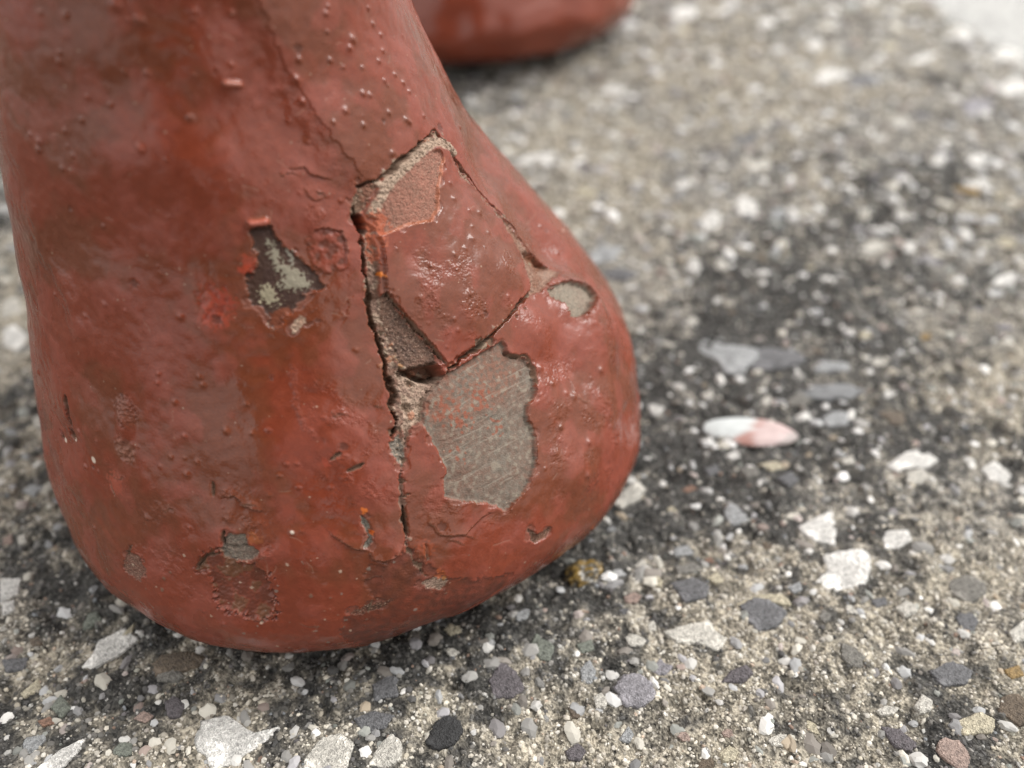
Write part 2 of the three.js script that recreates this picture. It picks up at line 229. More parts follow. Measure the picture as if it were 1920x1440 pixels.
bare([[742, 706], [770, 698], [812, 712], [835, 704], [800, 748], [792, 790], [772, 802], [762, 832], [756, 800], [752, 752]], { depth: 0.85, id: iTan, color: PALE, second: MORTAR, grit: 0.3 });
stroke([[1002, 728], [960, 752], [915, 780], [870, 805], [832, 820]], 2.6, 0.1, (n, d, t, s) => { const v = Math.sin(d * 9 + s) * Math.exp(-d / 1.1) * step(-0.2, 0.5, noise(n, 0.6, 99)); H[n] += 0.09 * v; });
{ const rk = rng(61); for (let k = 0; k < 22; k++) { const x = 800 + rk() * 190, y = 690 + rk() * 240, l = 20 + 90 * rk(), a = -0.52 + 0.12 * (rk() - 0.5), deep = 0.015 + 0.07 * rk() ** 2, tone = rk() < 0.5 ? lin('#8b8174') : lin('#5a4a40'); stroke([[x, y], [x + l * 0.5 * Math.cos(a), y + l * 0.5 * Math.sin(a) + rk() * 2], [x + l * Math.cos(a), y + l * Math.sin(a)]], 0.4, 0.05, (n, d, t) => { if (ID[n] === iLow) { const q = step(0.14, 0.03, d) * Math.sin(Math.PI * t); H[n] -= deep * q; tint(n, tone, 0.5 * q); } }); } }
for (const [cx, cy, r] of [[840, 770, 2.6], [905, 750, 2.2], [860, 852, 1.6], [935, 800, 1.4], [872, 790, 1.8]]) spot(cx, cy, r, (n, d) => tint(n, lin('#864a36'), 0.7 * step(0.1, 0.6, noise(n, 1.2, 100) + 0.6 - d / r)));
bare([[820, 282], [800, 286], [770, 312], [741, 342], [721, 372], [706, 402], [701, 432], [712, 441], [740, 429], [766, 420], [800, 415], [813, 396], [816, 355], [827, 300]], { depth: 0.1, id: iUp, color: lin('#8e5f50'), second: lin('#7a5749'), grit: 0.13, calm: 0.7 });
stroke([[705, 442], [740, 430], [766, 421], [800, 416], [815, 394], [816, 355], [828, 296]], 0.5, 0.12, (n, d) => tint(n, lin('#a8664a'), 0.6 * step(0.24, 0.08, d)));
bare([[712, 556], [724, 548], [745, 584], [775, 620], [812, 660], [820, 684], [800, 690], [772, 696], [750, 690], [735, 662], [722, 622], [708, 588]], { depth: 0.3, id: iStrip, color: lin('#6a4e40'), second: lin('#57433a'), grit: 0.26 });
stroke([[706, 590], [722, 630], [738, 668], [752, 690]], 0.9, 0.2, (n, d) => { tint(n, lin('#ab7f57'), 0.65 * step(0.55, 0.1, d) * step(-0.3, 0.4, noise(n, 1.6, 101))); });
bare([[842, 284], [868, 322], [905, 365], [945, 408], [985, 455], [1020, 490], [1048, 512], [1030, 525], [1015, 545], [995, 552], [986, 520], [976, 488], [955, 450], [925, 405], [892, 362], [862, 330]], { depth: 0.35, id: iRight, color: lin('#75503f'), second: MORTAR, ragged: 0.3, grit: 0.24 });
bare([[1020, 546], [1050, 532], [1080, 545], [1092, 565], [1082, 586], [1070, 602], [1056, 600], [1044, 575], [1030, 560]], { depth: 0.3, id: iSmall, color: lin('#7c7467'), second: lin('#7a6a5d'), ragged: 0.4 });
bare([[470, 425], [508, 424], [516, 446], [540, 470], [576, 496], [588, 508], [600, 527], [610, 541], [580, 546], [570, 556], [560, 571], [545, 586], [535, 592], [520, 616], [509, 621], [500, 592], [488, 573], [470, 571], [465, 550], [461, 515], [480, 505], [482, 476], [472, 450]], { depth: 0.35, id: iBottle, color: BROWN, second: lin('#38211a'), grit: 0.06, ragged: 0.34, rough: 0.6, calm: 0.25 });
for (const [pts, c] of [[[[503, 452], [512, 460], [522, 475], [525, 490], [545, 500], [565, 512], [580, 528], [582, 538], [565, 543], [540, 545], [523, 535], [530, 520], [515, 500], [505, 475]], '#8c8573'], [[[490, 540], [505, 534], [515, 545], [510, 555], [524, 562], [520, 570], [488, 568]], '#9a9078'], [[[540, 470], [548, 480], [552, 492], [545, 492]], '#8a8477']]) area(pts, 1.2, 0.75, (n, d) => { const t = step(0.06, -0.06, d); H[n] += 0.08 * t; tint(n, lin(c), 0.9 * t); RO[n] = mix(RO[n], 0.85, t); }, 1.8);
area([[505, 590], [540, 575], [548, 590], [530, 612], [515, 625]], 0.8, 0.3, (n, d) => tint(n, lin('#7a3a1c'), 0.7 * step(0.2, -0.2, d)));
bare([[545, 610], [565, 592], [575, 598], [560, 622], [548, 628]], { depth: 0.05, color: lin('#95735f'), second: PALE, grit: 0.15 });
bare([[418, 1012], [430, 1000], [460, 1003], [466, 1020], [486, 1035], [470, 1050], [440, 1050], [418, 1040]], { depth: 0.3, id: iChip, color: lin('#706a60'), second: lin('#68554b'), grit: 0.12 });
stroke([[420, 1000], [417, 1020], [440, 1028], [465, 1024]], 0.6, 0.1, (n, d) => { H[n] -= 0.3 * step(0.25, 0.08, d); });
bare([[674, 966], [686, 974], [695, 990], [699, 1006], [692, 1026], [678, 1026], [690, 1008], [682, 990]], { depth: 0.35, id: iChip, color: lin('#757067'), second: GREY });
bare([[988, 988], [1005, 1000], [1032, 986], [1022, 1006], [1000, 1016], [994, 1012]], { depth: 0.2, id: iChip, color: lin('#6b4a3a'), second: BROWN });
bare([[790, 1092], [818, 1082], [838, 1088], [828, 1104], [808, 1106]], { depth: 0.12, id: iChip, color: lin('#715d4f'), second: MORTAR, ragged: 0.4 });
bare([[238, 1035], [262, 1040], [276, 1070], [262, 1088], [236, 1070]], { depth: 0.1, id: iChip, color: lin('#6a4437'), second: lin('#6f5347'), ragged: 0.5 });
bare([[655, 1150], [700, 1132], [735, 1126], [720, 1136], [680, 1150]], { depth: 0.06, color: lin('#6a4030'), second: BROWN, ragged: 0.4, grit: 0.05 });
// pale ridge of mortar above the wedge, crumbly infill beside the left crack
stroke([[696, 400], [720, 352], [755, 315], [785, 285], [812, 264], [832, 270], [850, 285]], 1.6, 0.22, (n, d, t) => { const q = step(0.75, 0.4, d); H[n] = mix(H[n], 0.25 + 0.3 * sandy(n), q); tint(n, PALE.map((x) => x * (0.85 + 0.3 * noise(n, 3, 110))), 0.9 * q); RO[n] = mix(RO[n], 0.92, q); B[n] += 0.05 * q * noise2(n, 6, 111); if (q > 0.5) ID[n] = iRidge; });
stroke([[690, 430], [697, 480], [700, 540], [706, 585], [722, 640], [738, 690], [748, 740], [750, 800], [752, 850]], 1.8, 0.25, (n, d, t) => { const q = step(mix(0.85, 0.35, t), mix(0.5, 0.15, t), d); H[n] = mix(H[n], -0.45 + 0.3 * sandy(n), q); tint(n, MORTAR.map((x) => x * (0.8 + 0.35 * noise(n, 3, 112))), 0.9 * q); tint(n, noise2(n, 0.8, 114) > 0.15 ? lin('#6a4a3a') : PALE, 0.55 * q * step(0.1, 0.5, Math.abs(noise2(n, 0.8, 114)))); RO[n] = mix(RO[n], 0.92, q); B[n] += 0.05 * q * noise2(n, 6, 113); if (q > 0.5) ID[n] = iTan; });
bare([[672, 345], [700, 335], [705, 350], [690, 380], [672, 405], [658, 412], [662, 385]], { depth: 0.2, id: iRidge, color: lin('#6b4c3c'), second: SOIL, ragged: 0.35, grit: 0.25 });
bare([[738, 825], [750, 815], [760, 850], [757, 875], [746, 868], [728, 832]], { depth: 0.3, id: iTan, color: lin('#675e55'), second: GREY, ragged: 0.2, grit: 0.2 });
// the open cracks
line([[664, 392], [672, 422], [682, 470], [681, 500], [685, 530], [690, 570], [697, 600], [706, 625], [712, 652], [722, 680], [727, 702], [737, 742], [738, 770], [741, 790], [738, 826]], 0.2, 1.7, SOIL, { id: iCrack, ragged: 0.34 });
line([[748, 862], [752, 905], [755, 950], [757, 990], [761, 1022]], 0.13, 0.55, MORTAR, { id: iCrack, ragged: 0.25 }); line([[757, 950], [759, 985], [760, 1008]], 0.16, 0.9, SOIL, { ragged: 0.2 }); line([[761, 1022], [775, 1050], [800, 1080]], 0.12, 0.3, SOIL, { ragged: 0.3 });
line([[668, 352], [690, 345], [722, 330], [752, 300], [785, 272], [815, 244]], 0.16, 1.1, SOIL, { id: iCrack, ragged: 0.22 });
line([[815, 244], [846, 286], [882, 332], [921, 376], [952, 410], [986, 448], [1012, 478], [1038, 503]], 0.13, 1.2, SOIL, { id: iCrack, ragged: 0.24 });
line([[992, 545], [965, 575], [944, 603], [904, 647], [866, 674], [848, 692], [826, 706]], 0.18, 1.5, SOIL, { id: iCrack, ragged: 0.28 });
line([[724, 548], [745, 580], [776, 614], [812, 655], [835, 684]], 0.15, 0.9, SOIL, { id: iCrack });
line([[948, 660], [960, 668], [985, 668], [1000, 690], [1004, 720]], 0.16, 0.5, SOIL); line([[800, 1022], [802, 1050]], 0.1, 0.35, SOIL); line([[700, 1120], [690, 1150]], 0.08, 0.2, SOIL);
line([[420, 995], [418, 1020]], 0.12, 0.6, SOIL); line([[398, 905], [400, 932]], 0.1, 0.5, SOIL); line([[368, 1068], [385, 1042], [415, 1035]], 0.12, 0.4, SOIL);
line([[126, 748], [128, 772], [136, 800]], 0.5, 1.9, SOIL); line([[110, 806], [116, 824]], 0.4, 1.2, SOIL); line([[132, 806], [140, 820]], 0.42, 1.3, SOIL);
line([[618, 862], [638, 850]], 0.13, 0.4, SOIL); line([[650, 885], [680, 868]], 0.13, 0.45, SOIL); line([[240, 1040], [250, 1020]], 0.1, 0.35, SOIL); line([[205, 905], [212, 930]], 0.08, 0.2, SOIL);
area([[752, 695], [780, 691], [815, 681], [826, 694], [832, 704], [814, 720], [790, 718], [766, 706]], 0.6, 0.2, (n, d) => { const q = step(0.2, -0.35, d); H[n] -= 3.2 * q; tint(n, SOIL, 0.7 * q); RO[n] = mix(RO[n], 0.95, q); if (d < 0) ID[n] = iCrack; });
area([[662, 406], [676, 404], [686, 420], [684, 440], [672, 432]], 0.6, 0.15, (n, d) => { const q = step(0.15, -0.3, d); H[n] -= 3.0 * q; tint(n, SOIL, 0.8 * q); RO[n] = mix(RO[n], 0.95, q); if (d < 0) ID[n] = iCrack; });
area([[985, 470], [1005, 472], [1028, 492], [1032, 502], [1012, 505], [992, 490]], 0.6, 0.25, (n, d) => { const q = step(0.2, -0.3, d); H[n] -= 0.9 * q; tint(n, lin('#6a4028'), 0.75 * q); RO[n] = mix(RO[n], 0.9, q); });
{ const rc = rng(71), ways = [[[664, 392], [683, 500], [690, 570], [712, 652], [738, 742], [741, 820], [752, 905], [758, 1015]], [[668, 352], [722, 330], [785, 272], [815, 246], [882, 332], [952, 410], [1038, 503]], [[992, 545], [944, 603], [866, 674], [826, 706], [770, 700]], [[700, 600], [735, 665], [760, 720], [775, 790]]];
  for (const way of ways) for (let k = 0; k < 42; k++) { const i = Math.floor(rc() * (way.length - 1)), t = rc(), a = way[i], b = way[i + 1], x = mix(a[0], b[0], t) + (rc() - 0.4) * 22, y = mix(a[1], b[1], t) + (rc() - 0.5) * 14, q = 0.1 + 0.5 * rc() ** 4, up = rc() < 0.6, c = up ? [PALE, MORTAR, lin('#9a6a52'), lin('#8d7c6a')][Math.floor(rc() * 4)] : SOIL; spot(x, y, q * 1.6, (n, d) => { const m = step(0.1, -0.08, d - q + 0.16 * noise(n, 3, 190)); H[n] += (up ? 0.1 : -0.3) * m; tint(n, c, 0.85 * m); RO[n] = mix(RO[n], 0.9, m); }); } }
// rust and bright under-coat
for (const [x, y, r, c, a] of [[703, 418, 1.7, '#a2563c', 0.85], [702, 452, 1.3, '#9c5238', 0.8], [700, 480, 0.9, '#9c5238', 0.7], [713, 516, 0.42, '#c46d28', 1], [683, 958, 0.5, '#b8602a', 1], [696, 998, 0.35, '#c9601f', 0.9], [800, 1030, 1.1, '#8f4428', 0.5], [826, 1076, 0.7, '#a0522c', 0.7], [832, 1084, 0.4, '#a87038', 0.7], [465, 490, 0.9, '#93402c', 0.8], [462, 505, 0.8, '#9c3f2b', 0.8], [405, 570, 2.2, '#93402c', 0.55], [400, 590, 1.6, '#a04430', 0.6], [690, 360, 1.2, '#7a4a3a', 0.6], [612, 868, 0.6, '#a04632', 0.5], [478, 1010, 0.9, '#8e5230', 0.6], [215, 905, 1.6, '#a2503d', 0.5], [420, 560, 1.3, '#8a3527', 0.5], [790, 1018, 0.8, '#8c4228', 0.4]]) spot(x, y, r * 1.5, (n, d) => { const t = a * step(0.15, -0.25, d / (r * 1.5) - 0.55 + 0.35 * noise(n, 1.7, 120)); tint(n, lin(c), t); });
area([[578, 452], [600, 432], [640, 436], [652, 470], [648, 502], [620, 512], [592, 500]], 1, 0.5, (n, d) => { const t = step(0.15, -0.25, d), q = noise2(n, 0.7, 200); H[n] += t * (0.12 + 0.07 * q + 0.05 * noise(n, 1.6, 203)); tint(n, q < 0 ? lin('#4c2a1e') : lin('#7f3c2c'), 0.6 * t * step(0.05, 0.35, Math.abs(q))); RO[n] += 0.12 * t; });
stroke([[550, 690], [553, 730], [556, 765], [566, 800], [590, 815]], 0.9, 0.3, (n, d) => { H[n] += 0.1 * step(0.5, 0.05, d) * (0.6 + 0.8 * noise(n, 2.4, 201)); RO[n] += 0.1 * step(0.5, 0.1, d); });
area([[370, 545], [420, 535], [440, 580], [410, 612], [378, 600]], 1.5, 0.9, (n, d) => { const t = step(0.4, -0.8, d) * step(-0.2, 0.4, noise(n, 0.9, 202)); H[n] -= 0.07 * t; tint(n, lin('#6b2c20'), 0.6 * t); });
for (const [x, y, l] of [[205, 890, 30], [300, 950, 24], [520, 320, 34], [590, 360, 22], [700, 760, 20], [620, 770, 26], [450, 940, 30], [480, 1040, 20], [560, 1165, 36], [840, 1010, 30]]) stroke([[x, y], [x + l * 0.4, y + l * 0.25], [x + l * 0.9, y + l * 0.15], [x + l * 1.2, y + l * 0.5]], 1, 0.3, (n, d, t, sd) => { const e = Math.sin(Math.PI * clamp(t)); H[n] += e * (sd < 0 ? 0.14 * Math.exp(-d / 0.3) : -0.1 * Math.exp(-d / 0.2)); if (d < 0.12) tint(n, PALE, 0.12 * e); });
// pimples in the coat
const pimple = (px, py, r, h, kx = 1) => spot(px, py, r * 2.2 * Math.max(1, kx), (n, d, x, y) => { const q = Math.hypot(x / kx, y) / r; H[n] += h * Math.exp(-q * q * 1.6); });
for (const [x, y, r] of [[660, 74, 9], [655, 90, 6], [620, 113, 6], [700, 45, 5], [690, 15, 5], [715, 65, 5], [718, 95, 5], [608, 25, 5], [612, 60, 4], [680, 235, 6], [647, 208, 6], [760, 225, 6], [766, 230, 5], [792, 218, 5], [740, 140, 5], [720, 152, 5], [755, 155, 5], [766, 172, 5], [680, 176, 5], [692, 179, 5], [710, 115, 5], [560, 112, 6], [555, 150, 8], [568, 190, 6], [612, 12, 4], [435, 25, 5], [435, 122, 4], [365, 23, 6], [362, 36, 4], [243, 38, 4], [216, 8, 11], [262, 38, 8], [115, 98, 4], [113, 115, 5], [75, 265, 6], [74, 280, 6], [139, 291, 4], [120, 315, 5], [123, 245, 4], [165, 182, 4], [208, 197, 4], [356, 220, 6], [270, 280, 4], [277, 137, 5], [195, 424, 4], [155, 225, 5], [235, 135, 4], [300, 700, 4], [374, 707, 5], [328, 754, 5], [298, 717, 4], [346, 818, 5], [380, 722, 5], [463, 758, 4], [356, 990, 4], [176, 990, 5], [275, 970, 7], [548, 998, 5], [473, 812, 4], [350, 890, 7], [560, 915, 5], [525, 892, 4], [557, 870, 4], [866, 552, 6], [842, 600, 5], [760, 640, 4], [840, 480, 5], [873, 452, 7], [890, 402, 8], [843, 375, 6], [838, 345, 6], [860, 470, 5], [870, 398, 5], [905, 440, 6], [940, 560, 6], [800, 500, 5], [780, 560, 6], [1053, 435, 5], [1050, 470, 6], [1020, 420, 5], [860, 240, 5], [1110, 700, 8], [1070, 745, 9], [1050, 800, 8], [1100, 830, 8], [1040, 850, 9], [1130, 620, 7], [1010, 690, 9], [1030, 720, 6], [1095, 890, 7]]) pimple(x, y, r * 0.068, (0.031 * r + 0.05) * (x > 720 && x < 990 && y > 300 && y < 660 ? 0.75 : 1));
{ const rp = rng(33); for (let k = 0; k < 420; k++) { const x = 20 + rp() * 1150, y = rp() * 1180, dense = (x > 540 && y < 330) || (x > 960 && y > 560) || (x < 600 && y > 700); if (!dense && rp() < 0.5) continue; const r = 1.2 + 5.2 * rp() ** 3.5; pimple(x, y, r * 0.068, 0.03 * r + 0.02, 0.8 + 0.5 * rp()); } }
{ const rd = rng(77); for (let k = 0; k < 260; k++) { const x = 10 + rd() * 1180, y = rd() * 1200, q = 0.07 + 0.1 * rd() ** 2; spot(x, y, q, (n, d) => { tint(n, PALE, 0.55 * step(q, q * 0.4, d)); }); }
  for (let k = 0; k < 46; k++) { const x = 60 + rd() * 1080, y = 30 + rd() * 1130, a = rd() * 6.28, l = 8 + 26 * rd(); stroke([[x, y], [x + l * 0.5 * Math.cos(a) + rd() * 3, y + l * 0.5 * Math.sin(a)], [x + l * Math.cos(a), y + l * Math.sin(a) + rd() * 4]], 0.3, 0.06, (n, d) => { const q = step(0.1, 0.03, d); H[n] -= 0.03 * q; tint(n, PALE, 0.16 * q); }); }
  for (let k = 0; k < 150; k++) { const x = 120 + rd() * 1050, y = 1225 - 190 * rd() ** 1.6, q = 0.08 + 0.16 * rd() ** 3, c = [PALE, GREY, SOIL][Math.floor(rd() * 3)]; spot(x, y, q * 1.5, (n, d) => { const t = step(0.06, -0.05, d - q + 0.08 * noise(n, 4, 141)); H[n] += 0.05 * t; tint(n, c, 0.7 * t); RO[n] += 0.4 * t; }); }
  for (let k = 0; k < 26; k++) { const x = 100 + rd() * 1040, y = 80 + rd() * 1080, q = 0.2 + 0.35 * rd() ** 2; spot(x, y, q * 1.8, (n, d) => { const t = step(0.15, -0.15, d - q + 0.2 * noise(n, 2.2, 140)); H[n] -= 0.09 * t; tint(n, OLD_AND_SHADE, 0.6 * t); RO[n] += 0.2 * t; }); } }
stroke([[424, 157], [450, 159]], 0.9, 0, (n, d) => { H[n] += 0.42 * step(0.42, 0.15, d); tint(n, lin('#a86a58'), 0.6 * step(0.4, 0.2, d)); });      // a short raised sliver
stroke([[470, 417], [498, 414]], 0.9, 0.06, (n, d) => { H[n] += 0.6 * step(0.5, 0.1, d); tint(n, lin('#b06353'), 0.7 * step(0.45, 0.2, d)); });   // curled lip of paint over the chip
stroke([[472, 427], [498, 424]], 0.9, 0.06, (n, d) => { H[n] += 0.35 * step(0.4, 0.1, d); });
for (const [x, y, r] of [[548, 998, 0.3], [1053, 435, 0.32], [120, 826, 0.4], [142, 823, 0.4], [934, 402, 0.5], [176, 862, 0.5]]) spot(x, y, r, (n, d) => tint(n, lin('#c9b9aa'), 0.9 * step(r, r * 0.5, d)));
spot(235, 770, 2.2, (n, d) => { const t = step(2.2, 1.2, d); H[n] += 0.16 * t * noise(n, 2.2, 130); B[n] += 0.04 * t * noise2(n, 5, 131); RO[n] += 0.15 * t; }); spot(236, 842, 1.8, (n, d) => { const t = step(1.8, 0.9, d); H[n] += 0.3 * t * noise(n, 1.6, 132); tint(n, lin('#7d5a48'), 0.5 * t); RO[n] += 0.3 * t; });
console.log('depths', [[850, 500], [500, 900], [900, 850], [600, 100], [500, 1200], [1100, 700]].map(([x, y]) => { const [u, w] = hit(x, y), q = surf(u, w, [0, 0, 0]); return (-q[2] * CP + (EYE - q[1]) * SP).toFixed(1); }).join(' '));

function dataTexture(fill, srgb) {
  const d = new Uint8Array(NT * 4); for (let n = 0; n < NT; n++) fill(d, n * 4, n);
  const t = new THREE.DataTexture(d, TW, TH, THREE.RGBAFormat); t.magFilter = t.minFilter = THREE.LinearFilter; t.wrapS = THREE.RepeatWrapping; t.wrapT = THREE.ClampToEdgeWrapping; if (srgb) t.colorSpace = THREE.SRGBColorSpace; t.needsUpdate = true; return t;
}
const toS = (x) => 255 * (x <= 0.0031308 ? 12.92 * x : 1.055 * x ** (1 / 2.4) - 0.055);
const SRGB = new Uint8Array(4096).map((_, i) => Math.round(toS(i / 4095))), enc = (x) => SRGB[Math.round(clamp(x) * 4095)];
const footMaterial = new THREE.MeshPhysicalMaterial({
  map: dataTexture((d, o, n) => { d[o] = enc(CR[n]); d[o + 1] = enc(CG[n]); d[o + 2] = enc(CB[n]); d[o + 3] = 255; }, true),
  roughnessMap: dataTexture((d, o, n) => { d[o] = d[o + 1] = d[o + 2] = Math.round(255 * clamp(RO[n], 0.08, 1)); d[o + 3] = 255; }), roughness: 1,
  bumpMap: dataTexture((d, o, n) => { d[o] = d[o + 1] = d[o + 2] = Math.round(255 * clamp(0.5 + B[n] / 0.3)); d[o + 3] = 255; }), bumpScale: 0.0003, metalness: 0, ior: 1.5, specularIntensity: 0.8,
});

function footMeshes(root) {
  const us = [], FC = 920, VR = 790; for (let i = 0; i <= 24; i++) us.push(0.03 * i / 24); for (let i = 1; i <= FC; i++) us.push(0.03 + 0.94 * i / FC); for (let i = 1; i <= 24; i++) us.push(0.97 + 0.03 * i / 24);
  const NC = us.length, NRW = VR + 1, base = new Float32Array(NC * NRW * 3), pos = new Float32Array(NC * NRW * 3), nor = new Float32Array(NC * NRW * 3), q = [0, 0, 0];
  for (let r = 0; r < NRW; r++) for (let c = 0; c < NC; c++) { surf(us[c], r / VR, q); base.set(q, (r * NC + c) * 3); }
  const normals = (P, out) => { for (let r = 0; r < NRW; r++) for (let c = 0; c < NC; c++) {
    const c0 = c ? c - 1 : NC - 2, c1 = c < NC - 1 ? c + 1 : 1, r0 = Math.max(0, r - 1), r1 = Math.min(NRW - 1, r + 1), a = (r * NC + c1) * 3, b = (r * NC + c0) * 3, e = (r1 * NC + c) * 3, f = (r0 * NC + c) * 3;
    const ux = P[a] - P[b], uy = P[a + 1] - P[b + 1], uz = P[a + 2] - P[b + 2], vx = P[e] - P[f], vy = P[e + 1] - P[f + 1], vz = P[e + 2] - P[f + 2];
    let x = vy * uz - vz * uy, y = vz * ux - vx * uz, z = vx * uy - vy * ux; const l = Math.hypot(x, y, z) || 1, o = (r * NC + c) * 3; out[o] = x / l; out[o + 1] = y / l; out[o + 2] = z / l;
  } };
  normals(base, nor);
  const sample = (A, u, w) => { const x = clamp(u * TW - 0.5, 0, TW - 1.001), y = clamp(w * TH - 0.5, 0, TH - 1.001), c = Math.floor(x), r = Math.floor(y), s = x - c, t = y - r, n = r * TW + c; return mix(mix(A[n], A[n + 1], s), mix(A[n + TW], A[n + TW + 1], s), t); };
  for (let r = 0; r < NRW; r++) for (let c = 0; c < NC; c++) { const o = (r * NC + c) * 3, h = sample(H, us[c], r / VR) * step(0.005, 0.05, us[c]) * step(0.995, 0.95, us[c]) * step(0, 0.02, r / VR); for (let k = 0; k < 3; k++) pos[o + k] = base[o + k] + nor[o + k] * h; }
  normals(pos, nor);
  const lists = PARTS.map(() => []), idAt = (r, c) => { const u = (us[c] + us[c + 1]) / 2; return ID[Math.min(TH - 1, Math.floor((r + 0.5) / VR * TH)) * TW + Math.min(TW - 1, Math.floor(u * TW))]; };
  for (let r = 0; r < VR; r++) for (let c = 0; c < NC - 1; c++) { const a = r * NC + c, b = a + 1, d = a + NC, e = d + 1; lists[idAt(r, c)].push(a, d, b, b, d, e); }
  const local = new Int32Array(NC * NRW); let first;
  lists.forEach((list, k) => {
    if (!list.length) return; local.fill(-1); const p = [], nn = [], uv = [], idx = new Uint32Array(list.length);
    for (let i = 0; i < list.length; i++) { const v = list[i]; if (local[v] < 0) { local[v] = p.length / 3; const o = v * 3; p.push((pos[o] - CX[0]) / 1000, pos[o + 1] / 1000, (pos[o + 2] - CZ[0]) / 1000); nn.push(nor[o], nor[o + 1], nor[o + 2]); uv.push(us[v % NC], Math.floor(v / NC) / VR); } idx[i] = local[v]; }
    const g = new THREE.BufferGeometry(); g.setAttribute('position', new THREE.Float32BufferAttribute(p, 3)); g.setAttribute('normal', new THREE.Float32BufferAttribute(nn, 3)); g.setAttribute('uv', new THREE.Float32BufferAttribute(uv, 2)); g.setIndex(new THREE.BufferAttribute(idx, 1));
    const m = new THREE.Mesh(g, footMaterial); m.name = PARTS[k].name; if (PARTS[k].label) m.userData.label = PARTS[k].label; if (k) first.add(m); else { first = m; root.add(m); }
  });
}
// a plain painted surface from rows of the same form: the shin above the detailed part, and the other foot
const plainPaint = new THREE.MeshPhysicalMaterial({ color: new THREE.Color().setRGB(...PAINT), roughness: 0.26, ior: 1.5, specularIntensity: 0.8 });
function plainForm(y0, y1, cols, rows, top, relief = 0.3) {
  const p = [], idx = [];
  for (let r = 0; r <= rows; r++) {
    const y = y0 === 0 ? (r < rows * 0.3 ? levelOf(r / (rows * 0.3) * ARC / LONG)[0] : mix(ROUND, y1, (r - rows * 0.3) / (rows * 0.7))) : mix(y0, y1, r / rows), yy = Math.min(y, 104);
    for (let c = 0; c < cols; c++) { const th = thetaOf(0) + 2 * Math.PI * c / cols, R = radius(th, yy) - insetOf(y), x = along(CX, yy) + R * Math.cos(th), z = along(CZ, yy) + R * Math.sin(th), k = relief * (N3(x * 0.08, y * 0.08, z * 0.08 + 7) + 0.4 * N3b(x * 0.25, y * 0.25, z * 0.25)); p.push((x + k * Math.cos(th) - CX[0]) / 1000, y / 1000, (z + k * Math.sin(th) - CZ[0]) / 1000); }
  }
  for (let r = 0; r < rows; r++) for (let c = 0; c < cols; c++) { const a = r * cols + c, b = r * cols + (c + 1) % cols; idx.push(a, a + cols, b, b, a + cols, b + cols); }
  if (top) { const n = p.length / 3, o = rows * cols; let x = 0, z = 0; for (let c = 0; c < cols; c++) { x += p[(o + c) * 3]; z += p[(o + c) * 3 + 2]; } p.push(x / cols, y1 / 1000 + 0.004, z / cols); for (let c = 0; c < cols; c++) idx.push(o + c, n, o + (c + 1) % cols); }
  const g = new THREE.BufferGeometry(); g.setAttribute('position', new THREE.Float32BufferAttribute(p, 3)); g.setIndex(idx); g.computeVertexNormals(); return g;
}

// ---------------------------------------------------------------- the slab, the paving below it
const EDGE_X = (z) => 154 + 0.125 * (z + 271);                        // right-hand edge of the slab, mm
const TAN = lin('#b9b1a2'), DARK = lin('#4f4e4c'), MID = lin('#a5a19b'), CREAM = lin('#d3ccbd');
const crust = [[300, 1150, 16, 0.5], [650, 1270, 17, 0.4], [950, 1190, 13, 0.45], [1190, 1000, 13, 0.5], [1330, 720, 28, 0.45], [1500, 640, 26, 0.38], [1700, 330, 30, 0.45], [1250, 860, 18, 0.5], [1450, 540, 24, 0.4], [1620, 480, 26, 0.4], [1560, 780, 20, 0.35], [1400, 950, 12, 0.35], [80, 1060, 18, 0.4], [930, 150, 22, 0.4], [1560, 1290, 8, 0.4], [1760, 1260, 9, 0.4], [1000, 1400, 11, -0.8], [1330, 1330, 12, -0.7], [1480, 1210, 8, -0.6], [1150, 380, 34, -0.6], [1850, 700, 16, -0.6], [1400, 150, 45, -0.6], [30, 560, 25, -0.7], [1120, 230, 34, -0.5], [1640, 1180, 11, -0.5], [700, 1430, 8, -0.6], [1050, 1330, 8, -0.5], [1850, 420, 20, -0.3], [1300, 1130, 8, -0.4], [450, 1330, 7, -0.4], [60, 1270, 8, -0.5]].map(([x, y, r, w]) => [...ground(x, y), r, w]);
const patch = (x, z) => { let t = -0.28 * step(-160, -300, z) + 0.4 * N3(x * 0.035, 3.1, z * 0.035) + 0.45 * N3b(x * 0.09, 9.2, z * 0.09); for (const [a, b, r, w] of crust) { const q = ((x - a) ** 2 + (z - b) ** 2) / (r * r); if (q < 4) t += w * Math.exp(-q * 1.5); } return t; };      // > 0: dark crust, < 0: clean tan cement; far ground paler, its washed-out light put into colour
function latticeNoise(seed) {                                          // periodic value noise: f(u, v in 0..1, cells)
  const h = (a, b, n) => { let k = Math.imul(a, 374761393) ^ Math.imul(b, 668265263) ^ Math.imul(n + seed, 2147483647); k = Math.imul(k ^ (k >>> 13), 1274126177); return ((k ^ (k >>> 16)) >>> 0) / 4294967295 * 2 - 1; };
  return (u, v, n) => { const x = u * n, y = v * n, a = Math.floor(x), b = Math.floor(y), s = step(0, 1, x - a), t = step(0, 1, y - b), a1 = (a + 1) % n, b1 = (b + 1) % n; return mix(mix(h(a % n, b % n, n), h(a1, b % n, n), s), mix(h(a % n, b1, n), h(a1, b1, n), s), t); };
}
const plainTexture = (a, S, srgb) => { const t = new THREE.DataTexture(a, S, S, THREE.RGBAFormat); t.magFilter = t.minFilter = THREE.LinearFilter; t.wrapS = t.wrapT = THREE.RepeatWrapping; if (srgb) t.colorSpace = THREE.SRGBColorSpace; t.needsUpdate = true; return t; };
